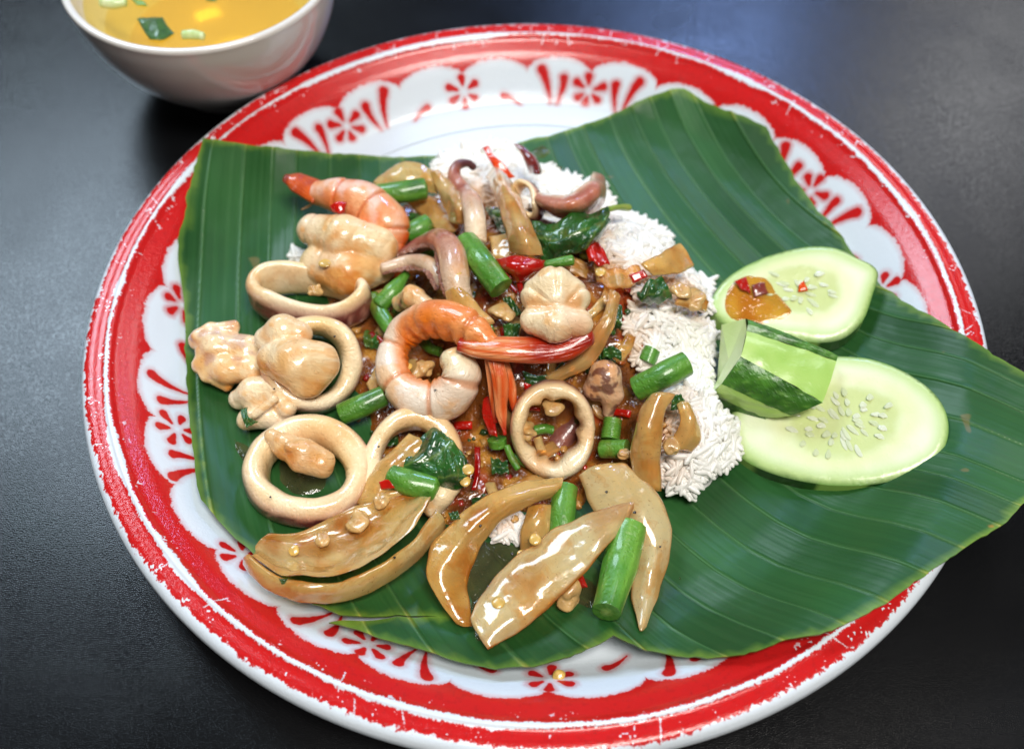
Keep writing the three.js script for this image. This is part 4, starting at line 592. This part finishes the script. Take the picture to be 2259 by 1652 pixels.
// ---------------------------------------------------------------- long beans
const beanCol = (k = 0) => (t, a, p, u) => { let c = mix(S(0x407a20), S(0x669c36), clamp(0.45 + 0.8 * at3(140, p, 2, k) + 0.25 * Math.sin(a * 7))); c = mix(c, S(0x24501a), 0.6 * ss(0.1, 0.4, at3(220, p, 2, k + 3))); return mix(c, S(0x8a6a20), 0.35 * ss(0.2, 0.45, at3(170, p, 2, k + 9))); };
let bk = 0;
const bean = (label, pts, o = {}) => { bk += 5; if (pts.length === 3) { const [a, b, c] = pts, k = n3(bk * 1.7, 3) * 5, L = Math.hypot(c[0] - a[0], c[1] - a[1]) || 1; pts = [a, [b[0] - (c[1] - a[1]) / L * k, b[1] + (c[0] - a[0]) / L * k, ...b.slice(2)], c]; } return thing('long_bean', label, 'bean', [mesh('long_bean', tube(pts, { n: 24, m: 20, round: [0, 0], disp: (t, a, p) => 0.05 * Math.sin(a * 2 + 1 + t * 2) + 0.05 * n3(p.x * 230, p.y * 230, p.z * 230) + 0.02 * Math.sin(a * 9), endcol: () => S(0x8fb35a), ...o, col: o.col ?? beanCol(bk) }), M.bean)]); };
bean('short green bean lying on the broad fanned onion petal', [[832, 427, 20, 15], [880, 425, 22, 16], [936, 416, 21, 16]], { round: [0.5, 0.35] });
bean('short green bean piece beside the plump shrimp', [[897, 517, 21, 9], [925, 503, 22, 10], [946, 492, 20, 10]]);
bean('long green bean tilted between the tentacle and the red chilli', [[1030, 533, 24, 14], [1062, 580, 27, 14], [1105, 636, 27, 12]]);
bean('pointed green bean piece behind the curled shrimp', [[838, 672, 20, 9], [862, 645, 19, 11], [896, 604, 9, 12]], { round: [0.4, 0.6] });
bean('thin green bean end beside the white squid piece', [[822, 655, 15, 8], [838, 690, 17, 8], [868, 738, 16, 8]], { round: [0.6, 0] });
bean('green bean piece between two squid rings', [[752, 914, 24, 6], [800, 893, 24, 8], [848, 872, 22, 9]]);
bean('loose green bean lying on the rice above the hanging onion strip', [[1404, 858, 27, 9], [1460, 830, 28, 10], [1514, 802, 26, 10]], { n: 30 });
bean('dark ridged bean end next to the upright ring', [[1352, 925, 20, 8], [1346, 970, 21, 8]], { disp: (t, a) => 0.05 * Math.sin(t * 40) });
bean('small bean stub below the dark ridged bean', [[1328, 990, 20, 7], [1384, 990, 19, 8]]);
bean('wet green bean under the wilted basil', [[866, 1048, 24, 12], [905, 1062, 28, 12], [956, 1078, 26, 11]], { round: [0.5, 0.5] });
bean('green bean standing behind the spindle-shaped onion petal', [[1248, 1075, 25, 6], [1242, 1130, 28, 6], [1236, 1190, 28, 4]]);
bean('thick pale green bean resting on the leaf beside the pointed onion petal', [[1392, 1158, 33, 10], [1368, 1240, 36, 7.5], [1338, 1350, 32, 4.5]], { n: 36, m: 28, col: (t, a, p) => mix(mix(S(0x4c8a28), S(0x7eb044), clamp(0.45 + at3(110, p) + 0.2 * Math.sin(a * 9))), S(0x2f661c), ss(0.8, 1, t) * 0.6) });
bean('small dark stem beside the red chilli', [[1205, 583, 9, 9], [1262, 574, 11, 10]], { round: [0.5, 0.5] });
bean('green bean tip behind the sucker rows', [[905, 565, 13, 7], [958, 545, 17, 8]]);
bean('green stem piece in the sauce under the folded shrimp', [[1425, 800, 20, 2], [1440, 770, 18, 3]]);
bean('little hollow green stem ring in front of the hanging shrimp tail', [[1096, 968, 20, 8], [1098, 985, 19, 6]], { endcol: () => S(0x1e3a14) });
bean('thin curved green stem hugging the upright ring', [[1118, 985, 7, 10], [1124, 1010, 8, 9], [1142, 1034, 7, 8]], { round: [0.5, 0.5] });

// ---------------------------------------------------------------- basil leaves
const basilCol = (k) => (u, v, p) => { let c = mix(S(0x17401a), S(0x2f6a24), clamp(0.4 + 1.1 * at3(200, p, 3, k))); c = mix(c, S(0x6c7a2a), 0.5 * ss(0.15, 0.45, at3(140, p, 2, k + 5))); return mix(c, S(0x86a04a), 0.4 * ss(0.05, 0.015, Math.abs(v - 0.5))); };
const basil = (label, rows, k = 0, amp = 1.2, t = 0.6, mat = M.basil) => thing('basil_leaf', label, 'basil', [mesh('basil_leaf', sheet(rows, { t, nu: 40, nv: 24, col: basilCol(k), wave: (u, v, p) => amp * (0.7 * Math.sin(u * 13 + v * 6 + k) * Math.sin(v * 9 + k) + 0.9 * at3(420, p, 2, k)) }), mat)]);
basil('large wilted basil leaf below the cupped pink squid piece', [[[1172, 492, 8], [1230, 484, 11], [1290, 468, 12], [1342, 462, 11]], [[1180, 530, 8], [1240, 526, 12], [1300, 508, 13], [1342, 482, 12]], [[1196, 578, 5], [1250, 566, 7], [1300, 544, 9], [1330, 512, 9]]], 1, 1.6);
thing('green_twig', 'thin light green basil stem poking over the rice', 'basil', [mesh('green_twig', tube([[1330, 466, 6, 12], [1358, 458, 6, 12], [1386, 458, 8, 11]], { n: 14, m: 10, col: (t, a, p) => mix(S(0x7a9a3a), S(0xa3b454), clamp(0.5 + at3(300, p))) }), M.bean)]);
basil('dark rolled basil leaf against the bright rice', [[[1268, 545, 8], [1285, 515, 11], [1320, 470, 11]], [[1288, 550, 9], [1308, 520, 13], [1338, 480, 12]], [[1305, 548, 6], [1326, 515, 9], [1345, 490, 9]]], 2, 0.5, 1.2);
basil('wilted folded basil leaf on top of the half hidden squid ring', [[[878, 1004, 12], [918, 972, 14], [952, 942, 16], [972, 952, 15]], [[888, 1030, 13], [945, 1010, 16], [1000, 982, 16], [1010, 990, 15]], [[930, 1052, 11], [990, 1060, 13], [1032, 1046, 13], [1044, 1030, 12]]], 3, 1.4, 0.9);
basil('dark green basil fold beside the two yellow seeds', [[[962, 1020, 15], [985, 990, 18], [1015, 1005, 17]], [[968, 1055, 14], [1000, 1045, 17], [1030, 1048, 15]], [[975, 1080, 10], [1005, 1080, 11], [1032, 1072, 10]]], 4, 0.9, 0.9);
basil('small curled basil leaf between two heaps of rice', [[[1405, 650, 8], [1435, 622, 11], [1460, 615, 11]], [[1412, 665, 8], [1440, 648, 12], [1478, 640, 11]], [[1430, 672, 6], [1455, 668, 8], [1486, 656, 8]]], 5, 1.2, 0.8);
basil('dark basil scrap in the sauce beside the clear onion strip', [[[1345, 665, 6], [1375, 675, 8]], [[1338, 700, 7], [1372, 715, 8]], [[1350, 728, 5], [1370, 730, 5]]], 6, 0.6);
basil('dark basil scrap below the creamy onion wedge', [[[1108, 660, 7], [1135, 700, 8]], [[1125, 650, 8], [1150, 690, 8]]], 7, 0.8);
basil('dark green basil scrap beside the folded shrimp', [[[1112, 715, 8], [1118, 755, 8]], [[1150, 712, 8], [1145, 752, 7]]], 8, 0.8);
basil('glossy dark basil scrap behind the pink squid tip', [[[1330, 772, 8], [1348, 765, 9], [1372, 778, 9]], [[1328, 790, 7], [1350, 790, 8], [1372, 795, 8]]], 9, 0.8);
basil('dark basil scrap on the rice behind the hanging onion strip', [[[1478, 870, 13], [1500, 868, 12]], [[1480, 905, 10], [1518, 898, 9]]], 10, 0.7);
basil('dark green basil scrap under the hanging shrimp tail', [[[1080, 1010, 7], [1120, 1015, 8]], [[1085, 1045, 6], [1122, 1048, 6]]], 11, 1.0);
basil('little green herb scrap on the soft folded squid piece', [[[530, 905, 12], [538, 925, 13], [545, 945, 12]], [[545, 898, 13], [552, 920, 14], [568, 928, 12]]], 12, 0.5, 0.5);
basil('tiny herb scrap on the wide onion ribbon', [[[990, 1132, 14], [1012, 1126, 14]], [[995, 1148, 13], [1016, 1142, 13]]], 13, 0.4, 0.5);
basil('tiny herb flake on the outer onion crescent', [[[618, 1272, 11], [636, 1274, 11]], [[622, 1288, 9], [630, 1286, 9]]], 14, 0.2, 0.5);
basil('green leaf shred in the gap beside the pointed bean', [[[905, 470, 6], [940, 470, 8], [960, 485, 7]], [[900, 485, 5], [935, 488, 7], [955, 500, 6]]], 15, 0.8, 0.8);
basil('dark leaf under the long tapering onion petal', [[[1070, 460, 6], [1110, 520, 7]], [[1095, 455, 6], [1135, 505, 6]]], 16, 0.8, 0.8);
basil('dark wet leaf under the clear onion strip', [[[1150, 820, 4], [1200, 830, 5], [1240, 800, 5]], [[1160, 850, 3], [1210, 860, 4], [1270, 830, 4]]], 17, 0.9, 0.8);

// ---------------------------------------------------------------- chilli
const redCol = (a = 0xc8180a, b = 0x8c1208) => (u, v, p) => mix(S(a), S(b), clamp(0.4 + at3(260, p)));
const chilli = (label, rows, o = {}) => thing('chilli_slice', label, 'chilli', [mesh('chilli_slice', sheet(rows, { t: 1.0, nu: 24, nv: 14, col: redCol(), ...o }), M.chilli)]);
chilli('wide red chilli slice under the long tapering onion petal', [[[1094, 574, 12], [1130, 562, 15], [1165, 566, 15], [1202, 572, 12]], [[1108, 592, 13], [1140, 588, 16], [1170, 590, 15], [1196, 588, 12]], [[1135, 622, 8], [1146, 625, 9], [1156, 620, 9], [1178, 600, 8]]]);
chilli('orange-red chilli strip standing against the rice', [[[1066, 326, 14], [1078, 350, 15], [1090, 372, 14], [1118, 398, 11]], [[1078, 322, 15], [1098, 350, 16], [1118, 370, 14], [1136, 392, 11]]], { col: redCol(0xe8480c, 0xd02c0a) });
chilli('small red chilli bit on the back of the plump shrimp', [[[728, 458, 21], [745, 446, 23], [766, 448, 22]], [[738, 470, 20], [752, 474, 21], [764, 468, 21]]], { t: 1.5 });
chilli('red chilli shred in the sauce beside the white rice', [[[1290, 545, 8], [1310, 530, 10], [1330, 560, 9]], [[1300, 580, 7], [1320, 585, 9], [1345, 585, 8]]], { wave: (u, v) => Math.sin(u * 9) * 0.8 });
chilli('red chilli piece behind the hanging shrimp tail', [[[1068, 880, 8], [1066, 920, 8], [1080, 960, 7]], [[1092, 870, 9], [1090, 920, 10], [1098, 965, 8]]]);
chilli('thin dark red chilli shred beside the yellow seeds', [[[1044, 985, 8], [1046, 1030, 8], [1042, 1080, 6]], [[1058, 985, 9], [1060, 1030, 9], [1052, 1080, 6]]], { col: redCol(0x9c0c08, 0x6c0806) });
chilli('small red chilli bit under the wet bean', [[[836, 1062, 13], [860, 1052, 14]], [[842, 1078, 12], [876, 1076, 13]]]);
chilli('little red chilli bit on the leaf beside the spindle onion', [[[1262, 1278, 3], [1285, 1270, 5]], [[1265, 1300, 3], [1295, 1296, 4]]], { t: 2.2 });
chilli('red chilli skin under the square onion piece', [[[1385, 605, 9], [1420, 596, 11]], [[1395, 625, 8], [1430, 614, 10]]]);
chilli('red chilli edge peeking beside the folded shrimp', [[[1138, 625, 8], [1148, 660, 8]], [[1150, 622, 9], [1160, 660, 8]]], { col: redCol(0xa01008, 0x700a06) });
chilli('red chilli bit in the gap between curled shrimp and tilted ring', [[[812, 735, 4], [840, 765, 4]], [[822, 728, 5], [850, 755, 5]]], { col: redCol(0x9c1a0c, 0x700a06) });

{ // shreds of herb, chilli and stem mixed through the pile
  let n = 0; while (n < 46) {
    const x = rr(790, 1470), y = rr(440, 1130); if (!inside(SAUCE_OUT, x, y) || edgeDist(SAUCE_OUT, x, y) < 22) continue; n++;
    const a = rr(0, 6.28), c = Math.cos(a), q = Math.sin(a) * 0.8;
    if (n % 3 === 0) { const l = rr(14, 26), w = rr(5, 9); chilli('narrow red chilli sliver sunk in the sauce', [[[x - c * l - q * w, y - q * l + c * w, 3.4], [x + c * l - q * w, y + q * l + c * w, 3.8]], [[x - c * l + q * w, y - q * l - c * w, 3.6], [x + c * l + q * w, y + q * l - c * w, 3.4]]], { nu: 10, nv: 6, t: 1.1 }).userData.group = 'chilli slivers in the sauce'; }
    else if (n % 3 === 1) { const l = rr(20, 36), w = rr(10, 18); basil('crumpled dark basil shred sunk in the sauce', [[[x - c * l - q * w, y - q * l + c * w, 3.2], [x - q * w * 1.3, y + c * w * 1.3, 4.6], [x + c * l - q * w, y + q * l + c * w, 3.4]], [[x - c * l + q * w, y - q * l - c * w, 3.6], [x + q * w * 1.3, y - c * w * 1.3, 4.8], [x + c * l + q * w, y + q * l - c * w, 3.2]]], n, 1.1, 0.7).userData.group = 'basil shreds in the sauce'; }
    else { const l = rr(14, 30), r = rr(9, 15); bean('small cut green stem sunk in the sauce', [[x - c * l, y - q * l, r, 3.6], [x, y + rr(-3, 3), r * 1.05, 4], [x + c * l, y + q * l, r * 0.95, 3.6]], { n: 14, m: 12 }).userData.group = 'green stems in the sauce'; }
  }
}

// ---------------------------------------------------------------- seeds, garlic
function nugget(p, r, sq, tone, s, detail = 2, rough = 0.25) { if (detail === 3) sq *= 0.8; const g = new THREE.IcosahedronGeometry(r, detail), q = g.attributes.position, cl = [], v = new V3(); for (let i = 0; i < q.count; i++) { v.fromBufferAttribute(q, i); const k = 1 + rough * n3(v.x / r * 1.3 + s, v.y / r * 1.3, v.z / r * 1.3); v.multiplyScalar(k); v.y *= sq; q.setXYZ(i, v.x, v.y, v.z); cl.push(...mix(tone, scl(tone, 0.75), clamp(0.5 + n3(v.x / r * 2 + s, v.z / r * 2)))); } const h = mergeVertices(g.deleteAttribute('normal').deleteAttribute('uv'), 1e-7); h.computeVertexNormals(); const pp = h.attributes.position, uv = []; const c2 = []; for (let i = 0; i < pp.count; i++) { uv.push(pp.getX(i), pp.getZ(i)); v.fromBufferAttribute(pp, i); c2.push(...mix(tone, scl(tone, 0.75), clamp(0.5 + n3(v.x / r * 2 + s, v.z / r * 2)))); } h.setAttribute('uv', new THREE.Float32BufferAttribute(uv, 2)); h.setAttribute('color', new THREE.Float32BufferAttribute(c2, 3)); h.rotateY(s * 1.7); h.rotateX(0.3 * n3(s, 1)); h.translate(p.x, p.y, p.z); return h; }
const seedTone = S(0xdcb35a), garlicTone = S(0xd9b070);
for (const [x, y, h, r, label] of [[1181, 1190, 11.5, 14, 'yellow chilli seed on the small brownish onion petal'], [1100, 1330, 13.2, 15, 'yellow chilli seed on the spindle-shaped onion petal'], [648, 1214, 7, 12, 'pale chilli seed in the cupped onion layer'], [1033, 1036, 16, 14, 'yellow seed touching the edge of the basil fold'], [1026, 1062, 14.5, 13, 'yellow seed touching the edge of the basil fold'], [716, 580, 18.5, 14, 'yellow seed in the crease of the plump shrimp'], [898, 808, 15, 12, 'pale seed in the hollow of the curled shrimp'], [1325, 600, 9, 12, 'ring-shaped pale seed beside the chilli shred'], [1010, 600, 20, 9, 'small seed on the thick tentacle'], [1150, 1222, 6, 9, 'small seed at the foot of the brownish onion petal']]) { const p = px(x, y, h); const sd = thing('chilli_seed', label, 'seed', [mesh('chilli_seed', nugget(p, r * mpp(p), 0.42, seedTone, x * 0.1, 3, 0.12), M.seed)]); if (/basil fold/.test(label)) sd.userData.group = 'seeds on the basil fold'; }
{ const p = meet(1233, 1490, plateY, 0.0008); thing('chilli_seed', 'stray yellow chilli seed on the white plate rim', 'seed', [mesh('chilli_seed', nugget(p, 14 * mpp(p), 0.5, seedTone, 3, 3, 0.12), M.seed)]); }
for (const [x, y, h, r, label] of [[790, 1152, 9, 27, 'large minced garlic bit in the cupped onion layer'], [712, 1190, 8, 17, 'small golden garlic bit in the cupped onion layer'], [1160, 948, 12, 22, 'crumbly garlic bit on the scalloped inner edge of the upright ring'], [1218, 898, 12, 20, 'larger garlic bit stuck inside the upright ring'], [932, 812, 14, 24, 'garlic bits lump in the hollow of the curled shrimp'], [1255, 1310, 3, 30, 'minced garlic clump on the leaf beside the thick bean'], [1378, 1000, 12, 14, 'garlic bit at the end of the small bean stub'], [695, 640, 12, 16, 'garlic bit inside the flattened squid ring'], [840, 1108, 10, 16, 'golden garlic bit above the large onion wedge'], [1108, 690, 9, 26, 'yellow garlic clump behind the creamy onion wedge'], [1480, 985, 10, 20, 'garlic lump on the orange-glazed onion scrap'], [1530, 665, 10, 24, 'minced garlic lump on the rice by the cucumber'], [1500, 640, 11, 20, 'pale garlic lump beside the curled basil leaf'], [1345, 660, 8, 12, 'small garlic bit beside the clear onion strip']]) { const p = px(x, y, h); thing('garlic_bit', label, 'garlic', [mesh('garlic_bit', nugget(p, r * mpp(p), 0.6, garlicTone, x * 0.13, 4, 0.55), M.crumb)]); }
{ // crumbs of garlic, chilli and herb in the sauce: nobody could count them
  const list = []; let n = 0; while (n < 260) { const x = rr(740, 1540), y = rr(430, 1180); if (!inside(SAUCE_OUT, x, y)) continue; n++; const p = px(x, y, rr(1.2, 2.6)), k = rnd(); list.push(nugget(p, rr(0.0005, 0.0014), rr(0.5, 0.8), k < 0.45 ? S(0xc99a52) : k < 0.7 ? S(0xa8581e) : k < 0.85 ? S(0x9c1c0c) : S(0x24501c), n * 1.37, 1, 0.5)); }
  thing('sauce_crumbs', 'crumbs of minced garlic, chilli and herb in the sauce', 'crumbs', [mesh('sauce_crumbs', mergeGeometries(list), M.crumb)], null, 'stuff');
}
{ const list = []; for (const [x, y, h] of [[738, 742, 19], [700, 770, 20], [604, 858, 16], [596, 1096, 13], [835, 985, 15], [942, 968, 17], [1338, 1085, 15.5], [1400, 1130, 16], [1457, 1206, 12], [1130, 1222, 9], [870, 1230, 15], [960, 860, 21], [1060, 1160, 14]]) list.push(nugget(px(x, y, h), rr(0.0003, 0.0005), 0.6, S(0x1a0f08), x, 1, 0.3)); thing('pepper_specks', 'black pepper specks scattered over seafood and onion', 'pepper', [mesh('pepper_specks', mergeGeometries(list), M.seed)], null, 'stuff'); }

// ---------------------------------------------------------------- cucumber
function cukeSlice(label, out, plane, thick, core, nSeeds, s, ph0 = 0.2) {
  const P3 = plane.map(([x, y, h]) => lx(x, y, h)), nn = new V3().crossVectors(P3[1].clone().sub(P3[0]), P3[2].clone().sub(P3[0])).normalize(), top = (x, z) => P3[0].y - (nn.x * (x - P3[0].x) + nn.z * (z - P3[0].z)) / nn.y;
  const poly = smoothPoly(out, 140).map(([x, y]) => { const p = meet(x, y, top, 0); return [p.x, p.z]; }), cc = meet(core[0], core[1], top, 0), ex = core[2], ez = core[3];
  const pale = S(0xdde8ba), lime = S(0xaecb74), whitey = S(0xe9f0d0), gel = S(0xc0cc7c), rind = S(0x2f5a1c), rind2 = S(0x5a8a34);
  const zone = (x, z) => Math.hypot((x - cc.x) * Math.cos(core[4]) + (z - cc.z) * Math.sin(core[4])) / ex;
  const rad = (x, z) => { const u = (x - cc.x) * Math.cos(core[4]) + (z - cc.z) * Math.sin(core[4]), v = -(x - cc.x) * Math.sin(core[4]) + (z - cc.z) * Math.cos(core[4]); return Math.hypot(u / ex, v / ez); };
  const dome = (x, z) => { const d = edgeDist(poly, x, z); return top(x, z) - 0.0009 * ss(0.0016, 0, d) - 0.0005 * ss(1.1, 0.4, rad(x, z)) + 0.00012 * n3(x * 260, z * 260, s); };
  const g = slab(poly, dome, () => thick / 1000, { step: 0.0011, edge: 0.0007, col: (x, z, side) => { if (side) return rind2; const d = edgeDist(poly, x, z), r = rad(x, z); let c = mix(whitey, pale, clamp(0.5 + fbm(x * 160, z * 160, s, 2))); c = mix(c, lime, 0.85 * ss(0.0058, 0.0004, d)); c = mix(c, mix(rind, rind2, ss(-0.15, 0.25, Math.sin(Math.atan2(z - cc.z, x - cc.x) * 4.5 + ph0))), 0.85 * ss(0.0011, 0.0002, d)); c = mix(c, gel, 0.75 * ss(1.15, 0.85, r + 0.15 * fbm(x * 300, z * 300, s, 2))); return mix(c, S(0xe0e09a), 0.35 * ss(1.5, 1.15, r) * ss(0.9, 1.15, r)); }, edgecol: (x, z) => mix(mix(rind, S(0x1d3f12), clamp(0.5 + fbm(x * 500, z * 500, s, 2))), S(0x9cc25e), ss(-0.15, 0.25, Math.sin(Math.atan2(z - cc.z, x - cc.x) * 4.5 + ph0))) });
  const parts = [mesh('flesh', g, M.cuke)];
  for (let i = 0; i < nSeeds; i++) { const a = i / nSeeds * Math.PI * 2 * 3 + rr(-0.2, 0.2), r = [0.86, 0.6, 0.34][i % 3] * rr(0.85, 1.1), u = Math.cos(a) * r * ex, v = Math.sin(a) * r * ez, x = cc.x + u * Math.cos(core[4]) - v * Math.sin(core[4]), z = cc.z + u * Math.sin(core[4]) + v * Math.cos(core[4]); const q = new THREE.SphereGeometry(1, 10, 7), tone = mix(S(0xeef3d8), S(0xd8e2b0), rnd()), cl = []; q.scale(0.0024 * rr(0.7, 1.1), 0.00012, 0.0010 * rr(0.8, 1.1)); q.rotateY(-Math.atan2(z - cc.z, x - cc.x) + rr(-0.3, 0.3)); q.translate(x, dome(x, z) + 0.00003, z); for (let k = 0; k < q.attributes.position.count; k++) cl.push(...tone); q.setAttribute('color', new THREE.Float32BufferAttribute(cl, 3)); parts.push(mesh('seed', q, M.seed)); }
  thing('cucumber_slice', label, 'cucumber', parts);
  return { top: dome, poly };
}
const cu1 = cukeSlice('oval cucumber slice with brown sauce spilled on it', [[1940, 600], [1928, 645], [1905, 705], [1865, 742], [1818, 752], [1750, 745], [1680, 735], [1610, 718], [1576, 690], [1572, 655], [1592, 622], [1630, 592], [1700, 560], [1790, 540], [1850, 545], [1900, 568], [1932, 585]], [[1580, 680, 6], [1920, 620, 9], [1800, 740, 7]], 5, [1770, 638, 0.0125, 0.0085, 0.15], 22, 1);
cukeSlice('large oval cucumber slice lying flat on the leaf with clear seeds', [[1850, 782], [1930, 790], [2005, 820], [2062, 862], [2090, 905], [2096, 950], [2078, 1000], [2030, 1036], [1950, 1062], [1850, 1068], [1750, 1054], [1668, 1026], [1618, 985], [1610, 930], [1640, 868], [1700, 815], [1780, 786]], [[1640, 960, 5], [2050, 920, 5.5], [1850, 1050, 5]], 4.6, [1862, 930, 0.0155, 0.0112, -0.05], 42, 5);
{
  const L = [[1592, 716, 15], [1645, 703, 23], [1648, 729, 24], [1635, 786, 24], [1592, 847, 17], [1566, 870, 10], [1578, 898, 4]].map(([x, y, h]) => lx(x, y, h)), R = [[1790, 775, 12], [1843, 786, 18], [1846, 797, 19], [1816, 888, 19], [1746, 917, 13], [1690, 922, 8], [1690, 940, 4]].map(([x, y, h]) => lx(x, y, h));
  const rindC = (p) => { const q = at3(420, p, 3, 2); return mix(mix(S(0x2c5a1a), S(0x4f8a2a), clamp(0.45 + 1.1 * q)), S(0x7aa84a), 0.5 * ss(0.2, 0.4, at3(800, p, 2))); }, fleshC = (p) => mix(S(0xb9d67a), S(0x93bd50), clamp(0.45 + 0.9 * at3(150, p, 2))), endC = (p) => mix(S(0xcfe0a0), S(0xb4cf7a), clamp(0.4 + at3(120, p, 2)));
  const face = (a, b, c, d, f, bow = 0) => { const nu = 22, nv = 10, pos = [], uv = [], cl = [], idx = [], q = new V3(), n = new V3().crossVectors(b.clone().sub(a), c.clone().sub(a)).normalize(); if (n.y < 0) n.negate(); for (let i = 0; i <= nu; i++) for (let j = 0; j <= nv; j++) { const u = i / nu, v = j / nv; q.copy(a).lerp(b, v).lerp(c.clone().lerp(d, v), u).addScaledVector(n, bow * (0.35 * Math.sin(Math.PI * u) + 0.9 * Math.sin(Math.PI * v)) * 0.001 + (bow > 0 ? 0.00025 * n3(u * 9, v * 4) : 0)); pos.push(q.x, q.y, q.z); uv.push(q.x + q.y, q.z); cl.push(...f(q)); } for (let i = 0; i < nu; i++) for (let j = 0; j < nv; j++) { const k = i * (nv + 1) + j; idx.push(k, k + 1, k + nv + 1, k + 1, k + nv + 2, k + nv + 1); } return geo(pos, idx, uv, cl); };
  const cap = (ps, f) => { const c = new V3(); ps.forEach((p) => c.add(p)); c.multiplyScalar(1 / ps.length); const list = []; for (let i = 0; i < ps.length; i++) list.push(face(c, c.clone().lerp(ps[i], 0.001), ps[i], ps[(i + 1) % ps.length], f)); return list; };
  const parts = [], kinds = ['flesh', 'rind', 'flesh', 'rind', 'flesh', 'rind', 'flesh'], fl = [...cap(L, endC), ...cap(R, endC)];
  for (let i = 0; i < 7; i++) { const j = (i + 1) % 7, bow = [0, 1.6, 1.0, 0.8, 0.4, 0, 0][i], g = face(L[i], L[j], R[i], R[j], kinds[i] === 'rind' ? rindC : fleshC, bow); if (kinds[i] === 'rind') parts.push(mesh('peel_strip', g, M.rind)); else fl.push(g); }
  thing('cucumber_chunk', 'thick cucumber chunk with peel left on in dark green strips', 'cucumber', [mesh('flesh', mergeGeometries(fl), M.cuke), ...parts]);
}
{ // sauce on the upper slice
  const poly = smoothPoly([[1598, 650], [1632, 610], [1690, 610], [1720, 648], [1752, 690], [1716, 712], [1640, 716], [1600, 694]], 60).map(([x, y]) => { const p = meet(x, y, cu1.top, 0); return [p.x, p.z]; });
  const g = blanket(poly, cu1.top, (x, z, e) => lerp(-0.0002, 0.0003, ss(-0.0004, 0.002, e)) + 0.0002 * fbm(x * 300, z * 300, 4, 2), { step: 0.0006, col: (x, z, e) => mix(S(0xf0cc62), S(0xdc9a38), clamp(0.4 + 1.2 * fbm(x * 130, z * 130, 3, 2))) });
  thing('sauce_spill', 'brown sauce spill on the oval cucumber slice', 'sauce', [mesh('sauce_spill', g, wet({ roughness: 0.08, transmission: 0.72, clearcoat: 0.6, clearcoatRoughness: 0.03 }))]);
  const on = (x, y, h) => meet(x, y, cu1.top, h / 1000);
  chilli('red chilli bit in the sauce on the cucumber slice', [[[1620, 622, 1], [1645, 612, 1.4]], [[1632, 640, 1], [1658, 648, 1.2]]], { ground: on, t: 1.2 });
  chilli('dull purple-red shred in the sauce on the cucumber slice', [[[1658, 630, 1], [1690, 622, 1.2]], [[1665, 655, 1], [1700, 648, 1]]], { ground: on, t: 1, col: redCol(0x8a4a3a, 0x7a2a24) });
  chilli('single orange chilli bit on the cucumber seeds', [[[1762, 628, 0.8], [1774, 618, 1]], [[1760, 645, 0.8], [1784, 642, 0.8]]], { ground: on, t: 1, col: redCol(0xe8600c, 0xd84010) });
}
renderer.render(scene, camera);
